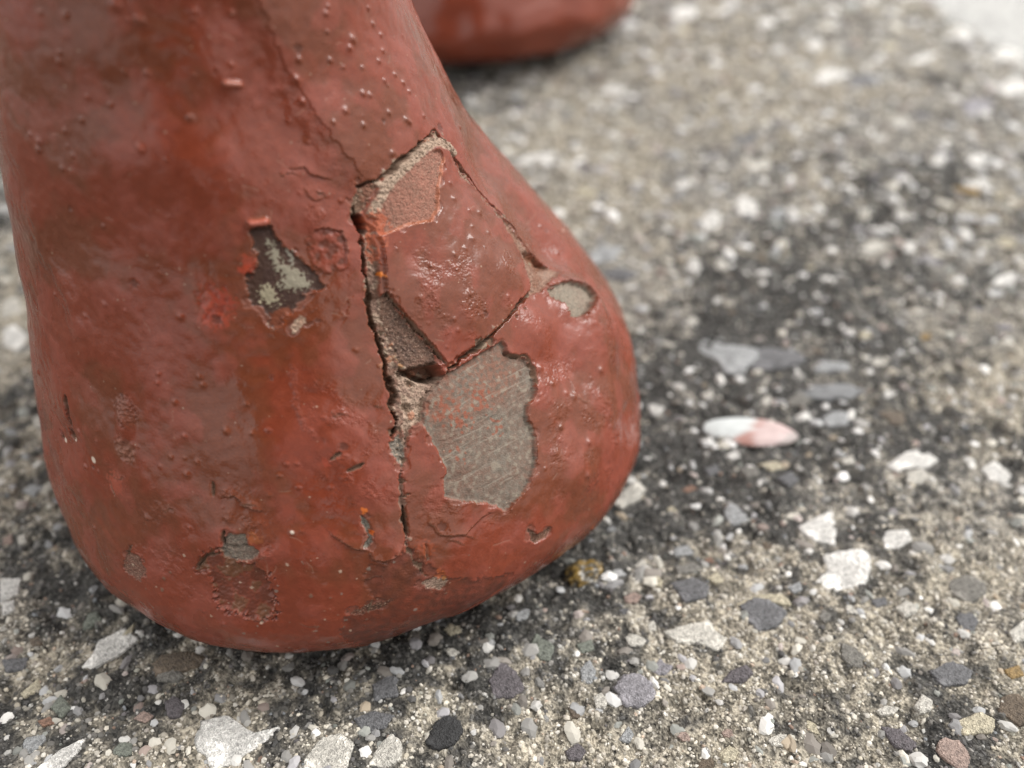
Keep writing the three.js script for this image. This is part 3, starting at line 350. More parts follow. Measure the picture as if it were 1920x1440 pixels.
const slabTexture = (() => {
  const S = 1024, d = new Uint8Array(S * S * 4), b = new Uint8Array(S * S * 4), f = latticeNoise(5);
  for (let y = 0; y < S; y++) for (let x = 0; x < S; x++) { const u = x / S, v = y / S, q = 0.35 * f(u, v, 40) + 0.45 * f(u, v, 97) + 0.5 * f(u, v, 211) + 0.4 * f(u, v, 430), sp = f(v, u, 160) + 0.5 * f(v, u, 300), k = clamp(0.7 + 0.42 * q + (sp > 0.75 ? 0.16 : sp < -0.75 ? -0.22 : 0)), h = clamp(0.5 + 0.4 * q), o = (y * S + x) * 4; d[o] = 255 * k; d[o + 1] = 253 * k; d[o + 2] = 248 * k; d[o + 3] = 255; b[o] = b[o + 1] = b[o + 2] = 255 * h; b[o + 3] = 255; }
  return [plainTexture(d, S, true), plainTexture(b, S, false)];
})();
const rawHeight = (x, z) => 0.6 * N3(x * 0.05, 1, z * 0.05) + 0.4 * N3b(x * 0.16, 2, z * 0.16) + 0.5 * step(0.0, 0.6, N3(x * 0.22, 3, z * 0.22)) - 0.65 * step(0.1, 0.7, N3b(x * 0.2, 4, z * 0.2)) + 0.25 * N3(x * 0.6, 5, z * 0.6) - 0.9;
const beds = new Map(), cellOf = (x, z) => Math.floor(x / 12) * 4096 + Math.floor(z / 12);
function bedIn(x, z, rad, level) { for (let a = Math.floor((x - rad * 1.5) / 12); a <= Math.floor((x + rad * 1.5) / 12); a++) for (let b = Math.floor((z - rad * 1.5) / 12); b <= Math.floor((z + rad * 1.5) / 12); b++) { const k = a * 4096 + b; if (!beds.has(k)) beds.set(k, []); beds.get(k).push([x, z, rad, level]); } }
const slabHeight = (x, z) => { let h = rawHeight(x, z); for (const [a, b, rad, level] of beds.get(cellOf(x, z)) ?? []) { const q = Math.hypot(x - a, z - b) / rad; if (q < 1.5) h = mix(h, level + 0.12 * N3(x * 0.8, 6, z * 0.8), step(1.5, 0.95, q)); } return h; };
const slabMaterial = new THREE.MeshStandardMaterial({ map: slabTexture[0], bumpMap: slabTexture[1], bumpScale: 0.0006, roughness: 0.95, vertexColors: true });
const slab = new THREE.Group(); slab.name = 'concrete_slab'; slab.userData = { kind: 'structure', label: 'weathered concrete slab with exposed aggregate under the statue feet' }; scene.add(slab);
{
  const g = new THREE.PlaneGeometry(12, 12, 1, 1); g.rotateX(-Math.PI / 2); const uv = g.attributes.uv; for (let i = 0; i < uv.count; i++) uv.setXY(i, uv.getX(i) * 60, uv.getY(i) * 60);
  const m = new THREE.Mesh(g, new THREE.MeshStandardMaterial({ color: new THREE.Color(0.62, 0.62, 0.62), map: slabTexture[0], roughness: 0.9 })); m.name = 'paving'; m.position.set(0, -0.15, 0); m.userData = { kind: 'structure', label: 'pale paving below the edge of the slab' }; scene.add(m);
}

// ---------------------------------------------------------------- aggregate: every stone that can be picked out is a mesh of its own
const footprints = [[-24.5, -110, 37], [-17, -305, 40]];
const under = (x, z, m = 0) => footprints.some(([a, b, r]) => Math.hypot(x - a, z - b) < r + m);
const speck = (() => {
  const S = 512, d = new Uint8Array(S * S * 4), f = latticeNoise(9); for (let y = 0; y < S; y++) for (let x = 0; x < S; x++) { const u = x / S, v = y / S, q = 0.5 * f(u, v, 9) + 0.4 * f(u, v, 31) + 0.45 * f(u, v, 83) + 0.35 * f(u, v, 190), k = clamp(0.85 + 0.27 * q), o = (y * S + x) * 4; d[o] = 255 * k; d[o + 1] = 254 * k; d[o + 2] = 252 * k; d[o + 3] = 255; }
  return plainTexture(d, S, true);
})();
const stoneMaterials = {}; const stoneMaterial = (hex, rough = 0.75) => stoneMaterials[hex + rough] ??= new THREE.MeshStandardMaterial({ color: hex, map: speck, bumpMap: speck, bumpScale: 0.0004, roughness: rough });
const stoneName = () => numbered('stone');
function stoneGeometry(outline, height, rnd, jag = 0.06) {           // outline in mm round its own centre; a low dome with a broken rim
  const n = outline.length, p = [], idx = [], uv = [], rings = [[1.0, -2.2], [1.0, 0.35], [0.9, 0.8], [0.55, 1.0]], tilt = [(rnd() - 0.5) * 0.12, (rnd() - 0.5) * 0.12];
  const put = (x, y, z) => { p.push(x / 1000, y / 1000, z / 1000); uv.push(x / 14, z / 14); };
  for (const [s, h] of rings) for (let i = 0; i < n; i++) { const [x, z] = outline[i], k = s * (1 + (rnd() - 0.5) * jag); put(x * k, (h < 0 ? h : height * (h + (rnd() - 0.5) * 0.22)) + x * tilt[0] * (h > 0) + z * tilt[1] * (h > 0), z * k); }
  put(0, height * 1.02, 0); const m = rings.length;
  for (let r = 0; r + 1 < m; r++) for (let i = 0; i < n; i++) { const a = r * n + i, b = r * n + (i + 1) % n; idx.push(a, a + n, b, b, a + n, b + n); }
  for (let i = 0; i < n; i++) idx.push((m - 1) * n + i, m * n, (m - 1) * n + (i + 1) % n);
  const g = new THREE.BufferGeometry(); g.setAttribute('position', new THREE.Float32BufferAttribute(p, 3)); g.setAttribute('uv', new THREE.Float32BufferAttribute(uv, 2)); g.setIndex(idx); g.computeVertexNormals();
  const N = g.attributes.normal; if (N.getY(m * n) < 0) { for (let i = 0; i < idx.length; i += 3) { const t = idx[i]; idx[i] = idx[i + 1]; idx[i + 1] = t; } g.setIndex(idx); g.computeVertexNormals(); }
  return g;
}
function resample(pts, n) { const L = pts.length, len = [0]; for (let i = 0; i < L; i++) { const a = pts[i], b = pts[(i + 1) % L]; len.push(len[i] + Math.hypot(a[0] - b[0], a[1] - b[1])); } const out = []; for (let k = 0; k < n; k++) { const t = len[L] * k / n; let i = 0; while (len[i + 1] < t) i++; const s = (t - len[i]) / (len[i + 1] - len[i] || 1), a = pts[i], b = pts[(i + 1) % L]; out.push([mix(a[0], b[0], s), mix(a[1], b[1], s)]); } return out; }
const taken = [];
const inside = (p, x, y) => { let t = false; for (let i = 0, j = p.length - 1; i < p.length; j = i++) if ((p[i][1] > y) !== (p[j][1] > y) && x < (p[j][0] - p[i][0]) * (y - p[i][1]) / (p[j][1] - p[i][1]) + p[i][0]) t = !t; return t; };
function addStone(pts, hex, { h = 0.35, rough = 0.75, rnd = rand, n = 34, jag = 0.13 } = {}) {      // pts in mm on the slab
  let cx = 0, cz = 0; for (const [x, z] of pts) { cx += x; cz += z; } cx /= pts.length; cz /= pts.length;
  const m = new THREE.Mesh(stoneGeometry(resample(pts, n).map(([x, z]) => [x - cx, z - cz]), h, rnd, jag), stoneMaterial(hex, rough)); m.name = stoneName(); const hs = [[cx, cz], ...pts].map(([x, z]) => rawHeight(x, z)), level = hs.reduce((a, b) => a + b, 0) / hs.length; m.position.set(cx / 1000, (level + 0.02) / 1000, cz / 1000); bedIn(cx, cz, Math.max(...pts.map(([x, z]) => Math.hypot(x - cx, z - cz))), level); slab.add(m);
  taken.push([cx, cz, Math.max(...pts.map(([x, z]) => Math.hypot(x - cx, z - cz))), pts.map(([x, z]) => [mix(cx, x, 0.86), mix(cz, z, 0.86)])]); return m;
}
const WHITE = '#eceae6', WHITE2 = '#dcd8cf', IVORY = '#cfc6ae', COOL = '#aeb0b2', SLATE = '#77777a', CHAR = '#3b3b3c', PURPLE = '#6f696d', LILAC = '#9d9aa0', PINK = '#ad978d', TERRA = '#9c7a68', OCHRE = '#a58a5c', GREEN = '#858a80', BROWNST = '#75685a', GREYST = '#8a8781';
for (const [hex, pts, h] of [
  [WHITE, [[375, 1345], [420, 1330], [450, 1350], [475, 1365], [525, 1350], [530, 1362], [470, 1395], [440, 1420], [395, 1435], [360, 1385]]], [WHITE, [[55, 1442], [110, 1400], [160, 1378], [150, 1400], [105, 1445]]],
  [WHITE, [[150, 1245], [170, 1220], [180, 1195], [230, 1170], [258, 1190], [230, 1215], [180, 1245]]], [WHITE2, [[690, 1430], [710, 1390], [735, 1370], [755, 1390], [752, 1420], [720, 1440]], 0.6],
  [WHITE2, [[565, 1425], [600, 1380], [640, 1370], [665, 1395], [650, 1440], [570, 1445]]], [WHITE, [[1520, 1092], [1555, 1065], [1540, 1040], [1570, 1030], [1620, 1025], [1635, 1045], [1630, 1085], [1605, 1100], [1570, 1105]]],
  [WHITE, [[1495, 985], [1530, 965], [1565, 945], [1570, 985], [1568, 1020], [1520, 1005]]], [WHITE, [[1655, 1005], [1665, 990], [1705, 990], [1712, 1010], [1685, 1027], [1660, 1025]]],
  [WHITE2, [[1240, 1180], [1290, 1165], [1330, 1155], [1345, 1175], [1370, 1195], [1350, 1215], [1310, 1200], [1270, 1200]]], [COOL, [[1295, 625], [1330, 612], [1345, 635], [1420, 645], [1430, 660], [1400, 680], [1400, 700], [1360, 695], [1350, 670], [1310, 650]]],
  [WHITE, [[1660, 870], [1700, 840], [1740, 825], [1765, 855], [1740, 870], [1700, 885]]], [WHITE2, [[1702, 880], [1730, 878], [1745, 892], [1725, 907], [1700, 900]]], [WHITE, [[1843, 870], [1870, 855], [1902, 882], [1890, 900], [1860, 892]]],
  [WHITE2, [[1150, 938], [1165, 915], [1195, 895], [1212, 910], [1200, 930], [1165, 947]], 0.8], [WHITE, [[-5, 1075], [35, 1075], [30, 1105], [-5, 1128]]], [WHITE, [[1, 1150], [25, 1140], [25, 1120], [1, 1125]]],
  [IVORY, [[200, 1215], [215, 1190], [250, 1160], [235, 1200]]], [CHAR, [[795, 1385], [815, 1345], [840, 1330], [865, 1345], [868, 1365], [850, 1390], [820, 1400]], 0.8], [LILAC, [[1152, 1285], [1170, 1262], [1195, 1258], [1225, 1275], [1232, 1300], [1205, 1325], [1170, 1320]], 0.7],
  [SLATE, [[1385, 1130], [1420, 1115], [1450, 1122], [1480, 1145], [1460, 1170], [1425, 1180], [1400, 1160]], 0.6], [IVORY, [[1380, 1125], [1425, 1108], [1470, 1110], [1485, 1130], [1465, 1130], [1430, 1122], [1395, 1133]]], [PURPLE, [[1352, 1275], [1370, 1255], [1400, 1245], [1415, 1260], [1395, 1278]], 0.7],
  [BROWNST, [[283, 1240], [300, 1222], [350, 1215], [388, 1225], [370, 1245], [330, 1258], [290, 1262]], 0.7], [GREYST, [[295, 1255], [330, 1248], [345, 1262], [330, 1275], [290, 1272]], 0.6], [PURPLE, [[305, 1310], [325, 1298], [345, 1315], [335, 1340], [312, 1340]], 0.6],
  [COOL, [[1088, 1250], [1105, 1235], [1118, 1255], [1110, 1280], [1090, 1275]]], [GREEN, [[1080, 1205], [1110, 1195], [1115, 1215], [1090, 1222]]], [PURPLE, [[915, 1270], [940, 1235], [965, 1250], [985, 1285], [960, 1305], [925, 1300]], 0.4], [WHITE2, [[1112, 1300], [1128, 1293], [1143, 1305], [1135, 1325], [1118, 1322]], 0.5],
  [PURPLE, [[1060, 1400], [1085, 1385], [1100, 1400], [1088, 1420], [1066, 1418]], 0.5], [COOL, [[1160, 1380], [1180, 1352], [1190, 1370], [1180, 1388]]], [SLATE, [[1255, 1090], [1300, 1080], [1332, 1095], [1325, 1120], [1285, 1128]], 0.6], [SLATE, [[660, 1345], [700, 1330], [740, 1340], [720, 1365], [680, 1370]], 0.4],
  [COOL, [[1265, 1020], [1290, 1015], [1302, 1030], [1285, 1042], [1265, 1036]]], [PINK, [[1170, 1110], [1190, 1100], [1206, 1108], [1195, 1122], [1175, 1122]]], [IVORY, [[1222, 1090], [1232, 1075], [1244, 1085], [1240, 1100]]], [WHITE2, [[1190, 1055], [1205, 1042], [1222, 1062], [1205, 1070]]],
  [IVORY, [[1325, 1082], [1345, 1068], [1358, 1085], [1345, 1094]], 0.5], [TERRA, [[1322, 1042], [1335, 1036], [1340, 1046], [1328, 1050]]], [WHITE2, [[1680, 1135], [1700, 1122], [1720, 1130], [1722, 1145], [1700, 1155]], 0.6], [WHITE2, [[1715, 1320], [1732, 1295], [1752, 1308], [1750, 1328], [1730, 1335]], 0.6], [WHITE2, [[1440, 1380], [1465, 1368], [1482, 1380], [1475, 1395], [1450, 1392]]],
  [IVORY, [[1350, 1405], [1370, 1388], [1388, 1400], [1380, 1420], [1358, 1422]], 0.5], [WHITE2, [[1645, 1325], [1665, 1315], [1690, 1320], [1680, 1332], [1655, 1335]]], [PURPLE, [[1655, 1350], [1690, 1355], [1725, 1385], [1715, 1402], [1680, 1390]], 0.4], [SLATE, [[1745, 1250], [1790, 1230], [1830, 1250], [1820, 1275], [1770, 1280]], 0.5],
  [IVORY, [[1790, 1350], [1840, 1330], [1870, 1345], [1865, 1370], [1810, 1375]], 0.6], [OCHRE, [[1885, 1250], [1915, 1240], [1925, 1260], [1900, 1268]]], [WHITE2, [[1895, 1180], [1925, 1155], [1925, 1195], [1905, 1200]]], [SLATE, [[1635, 1115], [1665, 1110], [1668, 1125], [1645, 1132]]],
  [COOL, [[1475, 1100], [1500, 1090], [1505, 1105], [1490, 1112]]], [GREYST, [[1265, 1060], [1300, 1050], [1320, 1060], [1300, 1072], [1270, 1074]]], [COOL, [[1525, 690], [1545, 672], [1590, 675], [1600, 688], [1550, 692]], 0.8],
  [COOL, [[1540, 780], [1560, 765], [1595, 765], [1590, 790], [1555, 795]], 0.6], [GREYST, [[1475, 745], [1500, 730], [1522, 745], [1510, 757], [1480, 757]], 0.7], [SLATE, [[1395, 670], [1430, 640], [1500, 650], [1515, 670], [1460, 685], [1410, 688]], 0.6], [WHITE, [[1360, 850], [1380, 838], [1390, 850], [1375, 858]]], [WHITE2, [[1315, 735], [1335, 725], [1340, 738], [1322, 745]]],
  [WHITE2, [[1425, 750], [1440, 735], [1450, 745], [1440, 758]]], [GREYST, [[1385, 880], [1420, 875], [1425, 893], [1400, 898]], 0.6], [SLATE, [[1455, 895], [1485, 880], [1500, 898], [1480, 912]], 0.6], [SLATE, [[1320, 875], [1345, 865], [1352, 880], [1330, 890]]], [TERRA, [[1278, 912], [1298, 902], [1310, 908], [1290, 916]]],
  [IVORY, [[1420, 868], [1455, 860], [1480, 870], [1450, 880]]], [WHITE2, [[1575, 860], [1600, 850], [1605, 865], [1585, 868]]], [IVORY, [[1610, 620], [1630, 612], [1638, 625], [1620, 632]]], [OCHRE, [[1725, 622], [1745, 618], [1748, 630], [1730, 632]]],
  [WHITE, [[1310, 410], [1330, 390], [1352, 395], [1350, 418], [1325, 428]], 0.9], [WHITE, [[1375, 380], [1395, 368], [1420, 375], [1418, 402], [1390, 405]], 0.9], [COOL, [[1445, 385], [1470, 380], [1475, 398], [1450, 405]], 0.7], [WHITE, [[1262, 345], [1290, 332], [1305, 340], [1280, 350]]], [WHITE, [[950, 298], [975, 285], [1040, 280], [1045, 290], [990, 302]]],
  [WHITE, [[1122, 165], [1145, 152], [1175, 160], [1160, 172]], 0.7], [WHITE, [[1250, 22], [1275, 5], [1310, 10], [1305, 28], [1270, 35]], 0.8], [WHITE, [[1522, 145], [1540, 130], [1580, 125], [1585, 140], [1550, 152]], 0.8], [WHITE, [[1510, 85], [1530, 68], [1545, 80], [1530, 95]], 0.8], [WHITE, [[1780, 65], [1800, 50], [1825, 58], [1815, 75]], 0.9], [WHITE, [[1850, 105], [1880, 85], [1915, 95], [1905, 112]], 0.9],
  [WHITE, [[1870, 160], [1900, 140], [1930, 150], [1930, 170], [1885, 172]], 0.9], [WHITE, [[1690, 118], [1730, 100], [1760, 98], [1740, 115]], 0.6], [WHITE, [[1815, 305], [1825, 285], [1845, 290], [1842, 312]], 0.9], [WHITE, [[1825, 342], [1838, 328], [1860, 335], [1850, 347]], 0.7], [WHITE, [[1855, 535], [1875, 515], [1905, 512], [1900, 535]], 0.8], [WHITE, [[1745, 305], [1760, 288], [1775, 292], [1768, 310]], 0.6],
  [WHITE, [[1285, 500], [1300, 480], [1315, 500], [1305, 515]], 0.8], [WHITE2, [[1340, 500], [1350, 485], [1370, 500], [1355, 510]]], [COOL, [[1100, 470], [1130, 450], [1170, 460], [1150, 485], [1110, 490]], 0.6], [SLATE, [[1120, 510], [1160, 495], [1200, 510], [1170, 525]], 0.6], [WHITE2, [[1610, 460], [1640, 445], [1670, 455], [1640, 470]]], [WHITE2, [[1400, 300], [1440, 290], [1450, 305], [1410, 312]]],
  [WHITE2, [[1280, 600], [1300, 585], [1312, 595], [1295, 605]]], [WHITE2, [[1125, 290], [1150, 280], [1160, 292], [1135, 298]]], [LILAC, [[1800, 190], [1830, 178], [1865, 190], [1855, 208], [1815, 210]], 0.7], [SLATE, [[1370, 255], [1420, 245], [1420, 262], [1385, 268]]], [SLATE, [[1590, 140], [1640, 135], [1650, 155], [1600, 160]]],
  [WHITE, [[1, 610], [25, 600], [50, 625], [30, 650], [1, 640]]], [WHITE2, [[1, 560], [30, 550], [40, 575], [1, 590]]], [WHITE2, [[60, 780], [85, 770], [88, 800], [65, 800]]], [COOL, [[36, 912], [55, 900], [80, 905], [60, 925]]], [PINK, [[0, 1000], [18, 990], [20, 1010], [0, 1015]]], [WHITE2, [[30, 1000], [45, 995], [48, 1012], [32, 1018]]],
  [IVORY, [[30, 1290], [65, 1260], [70, 1280], [40, 1300]]], [TERRA, [[65, 1345], [90, 1335], [98, 1348], [75, 1355]]], [PINK, [[245, 1340], [265, 1325], [285, 1335], [270, 1350]]], [GREEN, [[90, 1320], [110, 1295], [130, 1320], [110, 1340]], 0.5], [SLATE, [[0, 1000 + 230], [50, 1225], [40, 1250], [5, 1255]]],
]) addStone(pts.map(([x, y]) => ground(x, y)), hex, { h: 0.8 * (h ?? 0.35) });
const kinds = [[WHITE, 12], [WHITE2, 20], [IVORY, 18], [COOL, 12], [SLATE, 6], [CHAR, 2], [PURPLE, 4], [LILAC, 6], [PINK, 4], [TERRA, 3], [OCHRE, 3], [GREEN, 8], [BROWNST, 12], [GREYST, 18]], total = kinds.reduce((a, k) => a + k[1], 0);
const pickKind = (r) => { let t = r * total; for (const [c, w] of kinds) { if ((t -= w) < 0) return c; } return GREYST; };
{
  const rs = rng(91); let made = taken.length, tries = 0;
  while (made < 296 && tries++ < 9000) {
    const px = rs() * 1920, py = 10 + rs() * 1425, [x, z] = ground(px, py), near = Math.hypot(x, z, 100), r = (0.7 + 1.9 * rs() ** 2) * Math.max(1, near / 190); if (x > EDGE_X(z) - 3 || under(x, z, -2) || taken.some((t) => Math.hypot(t[0] - x, t[1] - z) < t[2] + r * 0.9)) continue;
    const q = hit(px, py), n = 9 + Math.floor(rs() * 5), k = 0.55 + 0.45 * rs(), turn = rs() * 6.3, pts = []; for (let i = 0; i < n; i++) { const a = i / n * 6.283, s = r * (0.6 + 0.7 * rs()); const ax = Math.cos(a) * s, az = Math.sin(a) * s * k; pts.push([x + ax * Math.cos(turn) - az * Math.sin(turn), z + ax * Math.sin(turn) + az * Math.cos(turn)]); }
    addStone(pts, pickKind(rs()), { h: 0.12 + 0.3 * rs() * Math.min(1, r / 2), rnd: rs, n: 16, jag: 0.16, rough: 0.7 + 0.2 * Math.round(rs()) }); made++;
  }
}
{
  const X0 = -210, Z0 = -560, Z1 = 60, nz = 660, nx = 540, p = [], col = [], uv = [], idx = [];
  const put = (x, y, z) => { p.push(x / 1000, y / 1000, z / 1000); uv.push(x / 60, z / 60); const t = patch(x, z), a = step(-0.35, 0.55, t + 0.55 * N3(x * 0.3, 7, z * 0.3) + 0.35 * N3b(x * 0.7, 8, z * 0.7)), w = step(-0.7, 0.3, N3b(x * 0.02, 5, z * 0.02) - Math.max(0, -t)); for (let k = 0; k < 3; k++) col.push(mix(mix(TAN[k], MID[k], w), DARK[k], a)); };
  for (let j = 0; j <= nz; j++) { const z = Z1 + (Z0 - Z1) * (0.65 * (1 - j / nz) + 0.35 * (1 - j / nz) ** 2), xe = EDGE_X(z) + 1.5 * N3(0, 4, z * 0.06); for (let i = 0; i <= nx; i++) { const x = mix(X0, xe, i / nx), e = step(8, 0, xe - x); put(x, slabHeight(x, z) - 3 * e * e, z); } put(xe + 1.5, -60, z); put(xe + 1.5, -150, z); }
  const w = nx + 3; for (let j = 0; j < nz; j++) for (let i = 0; i < w - 1; i++) { const a = j * w + i, b = a + 1, c = a + w, d = c + 1; idx.push(a, c, b, b, c, d); }
  const g = new THREE.BufferGeometry(); g.setAttribute('position', new THREE.Float32BufferAttribute(p, 3)); g.setAttribute('color', new THREE.Float32BufferAttribute(col, 3)); g.setAttribute('uv', new THREE.Float32BufferAttribute(uv, 2)); g.setIndex(idx); g.computeVertexNormals();
  const m = new THREE.Mesh(g, slabMaterial); m.name = 'cement_surface'; slab.add(m);
  for (const [xa, xb, za, zb, k] of [[-900, 1, 60, 900, 60], [-900, X0, Z0, 60, 50], [-900, 1, -1600, Z0, 50]]) {   // coarser sheets to the left, behind the camera and farther off
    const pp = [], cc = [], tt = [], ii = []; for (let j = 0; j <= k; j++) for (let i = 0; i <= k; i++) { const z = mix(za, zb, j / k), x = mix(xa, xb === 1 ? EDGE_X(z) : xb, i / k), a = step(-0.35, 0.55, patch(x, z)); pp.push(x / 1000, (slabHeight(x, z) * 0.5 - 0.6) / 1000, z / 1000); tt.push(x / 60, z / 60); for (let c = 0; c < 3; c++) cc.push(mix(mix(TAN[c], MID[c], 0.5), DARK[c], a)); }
    for (let j = 0; j < k; j++) for (let i = 0; i < k; i++) { const a = j * (k + 1) + i, b = a + 1, c = a + k + 1, d = c + 1; ii.push(a, c, b, b, c, d); }
    const e = new THREE.BufferGeometry(); e.setAttribute('position', new THREE.Float32BufferAttribute(pp, 3)); e.setAttribute('color', new THREE.Float32BufferAttribute(cc, 3)); e.setAttribute('uv', new THREE.Float32BufferAttribute(tt, 2)); e.setIndex(ii); e.computeVertexNormals();
    const f = new THREE.Mesh(e, slabMaterial); f.name = 'cement_surface'; slab.add(f);
  }
}
// grains of sand and fine grit: nobody could count them
{
  const variants = [0, 1, 2, 3].map((k) => { const rv = rng(200 + k), g = new THREE.IcosahedronGeometry(1, k === 0 ? 1 : 0), p = g.attributes.position, at = new Map(); for (let i = 0; i < p.count; i++) { const key = [p.getX(i), p.getY(i), p.getZ(i)].map((v) => v.toFixed(3)).join(); if (!at.has(key)) at.set(key, 0.75 + 0.45 * rv()); const s = at.get(key); p.setXYZ(i, p.getX(i) * s, p.getY(i) * s, p.getZ(i) * s); } g.computeVertexNormals(); return g; });
  const mat = new THREE.MeshStandardMaterial({ color: 0xffffff, roughness: 0.85 }), lists = variants.map(() => []), rg = rng(55), palLight = [CREAM, lin('#b6ad9b'), lin('#cdcac4'), lin('#aeaaa4'), lin('#bfb9ae'), lin('#9b9791'), lin('#b0aa9e'), lin('#8b867e')], palDark = [lin('#4c4a47'), lin('#5c5954'), lin('#3c3b3a'), lin('#6c6862'), lin('#7e7a74'), lin('#545150')], palOdd = [lin('#d4d2cc'), lin('#8b8f94'), lin('#6c6668'), lin('#9b7d6a'), lin('#8c9088')];
  const zones = [[-30, -150, -130, 130, 400], [-150, -270, -190, 165, 150], [-270, -500, -200, 165, 40]];
  const M = new THREE.Matrix4(), Q = new THREE.Quaternion(), E3 = new THREE.Euler(), V = new THREE.Vector3(), S3 = new THREE.Vector3();
  zones.forEach(([z0, z1, x0, x1, per], zone) => {
    const count = Math.round((z0 - z1) * (x1 - x0) / 100 * per);
    for (let i = 0; i < count; i++) {
      const x = mix(x0, x1, rg()), z = mix(z0, z1, rg()), s = (0.11 + 0.3 * rg() ** 2.4) * [1, 1.4, 2.2][zone]; if (x > EDGE_X(z) - 1 || under(x, z, -3)) continue;
      const t = patch(x, z) + 0.55 * N3(x * 0.3, 7, z * 0.3) + 0.35 * N3b(x * 0.7, 8, z * 0.7), a = step(-0.35, 0.55, t), k = rg(), pal = k < 0.1 ? palOdd : rg() < 0.06 + 0.82 * a ? palDark : palLight, own = pal[Math.floor(rg() * pal.length)], base = a > 0.5 ? DARK : TAN, c = own.map((q, i) => mix(q, base[i], 0.45)), v = 0.75 + 0.5 * rg();
      if (taken.some((q) => Math.abs(q[0] - x) < q[2] && Math.abs(q[1] - z) < q[2] && inside(q[3], x, z))) continue;
      E3.set(rg() * 6.3, rg() * 6.3, rg() * 6.3); Q.setFromEuler(E3); V.set(x / 1000, (slabHeight(x, z) + s * (rg() * 0.55 - 0.7)) / 1000, z / 1000); S3.set(s * (0.8 + 0.5 * rg()) / 1000, s * (0.6 + 0.4 * rg()) / 1000, s * (0.7 + 0.7 * rg()) / 1000);
      lists[Math.floor(rg() * 4)].push([M.compose(V, Q, S3).clone(), c.map((q) => clamp(q * v))]);
    }
  });
  const grit = []; for (const [z0, z1, x0, x1, per, big] of [[-30, -160, -130, 130, 11, 1], [-160, -300, -190, 165, 9, 1.6], [-300, -500, -200, 165, 5, 2.6]]) for (let i = Math.round((z0 - z1) * (x1 - x0) / 100 * per); i > 0; i--) {
    const x = mix(x0, x1, rg()), z = mix(z0, z1, rg()), s = (0.4 + 0.75 * rg() ** 2) * big; if (x > EDGE_X(z) - 2 || under(x, z, -3) || taken.some((q) => Math.hypot(q[0] - x, q[1] - z) < q[2] + s && inside(q[3], x, z))) continue;
    const own = lin(pickKind(rg())), grey = (own[0] + own[1] + own[2]) / 3, c = own.map((q, i) => mix(mix(q, grey, 0.45), MID[i] * 0.8, 0.25)), v = 0.65 + 0.5 * rg(); E3.set((rg() - 0.5) * 0.7, rg() * 6.3, (rg() - 0.5) * 0.7); Q.setFromEuler(E3); V.set(x / 1000, (slabHeight(x, z) + s * 0.25 * (rg() - 1.0)) / 1000, z / 1000); S3.set(s * (0.8 + 0.6 * rg()) / 1000, s * (0.35 + 0.25 * rg()) / 1000, s * (0.6 + 0.5 * rg()) / 1000);
    grit.push([M.compose(V, Q, S3).clone(), c.map((q) => clamp(q * v))]);
  }
  const gi = new THREE.InstancedMesh(variants[0], mat, grit.length); grit.forEach(([m, q], i) => { gi.setMatrixAt(i, m); gi.setColorAt(i, new THREE.Color().setRGB(...q)); }); gi.name = 'grit'; gi.userData.kind = 'stuff'; slab.add(gi);
  let all = grit.length; lists.forEach((l, k) => { const im = new THREE.InstancedMesh(variants[k], mat, l.length), c = new THREE.Color(); l.forEach(([m, q], i) => { im.setMatrixAt(i, m); im.setColorAt(i, c.setRGB(...q)); }); im.name = numbered('sand_grains'); im.userData.kind = 'stuff'; slab.add(im); all += l.length; }); console.log('grains', all, 'stones', taken.length);
}
shadows(slab);

// ---------------------------------------------------------------- the statue: two feet, shins, and an unseen body added above to shade the far foot
const statue = new THREE.Group(); statue.name = 'painted_statue'; statue.position.set(CX[0] / 1000, 0, CZ[0] / 1000); scene.add(statue);
statue.userData = { label: 'glossy red-brown painted statue with a cracked and flaking foot on the concrete slab', category: 'statue' };
footMeshes(statue);
{
  const shin = new THREE.Mesh(plainForm(82, 175, 96, 24, true, 0.3), plainPaint); shin.name = 'shin'; statue.add(shin);
  const far = new THREE.Mesh(plainForm(0, 104, 160, 110, false, 0.9), plainPaint); far.name = 'foot'; far.userData.label = 'unbroken red-brown foot farther back on the slab';
  const farShin = new THREE.Mesh(plainForm(104, 170, 96, 12, true, 0.9), plainPaint); farShin.name = 'shin';
  for (const m of [far, farShin]) { m.rotation.x = -0.09; m.position.set((-16 - CX[0]) / 1000, 0, (-301 - CZ[0]) / 1000); m.scale.set(1.18, 1.05, 1.15); m.rotation.y = 0.35; statue.add(m); }
  const g = new THREE.SphereGeometry(1, 64, 40), p = g.attributes.position; for (let i = 0; i < p.count; i++) { const x = p.getX(i), y = p.getY(i), z = p.getZ(i), k = 1 + 0.06 * N3(x * 1.5, y * 1.5, z * 1.5); p.setXYZ(i, x * k * 0.085, y * k * 0.075, z * k * 0.18); } g.computeVertexNormals();
  const body = new THREE.Mesh(g, plainPaint); body.name = 'body'; body.position.set(-0.012, 0.205, -0.115); statue.add(body);
}
shadows(statue);

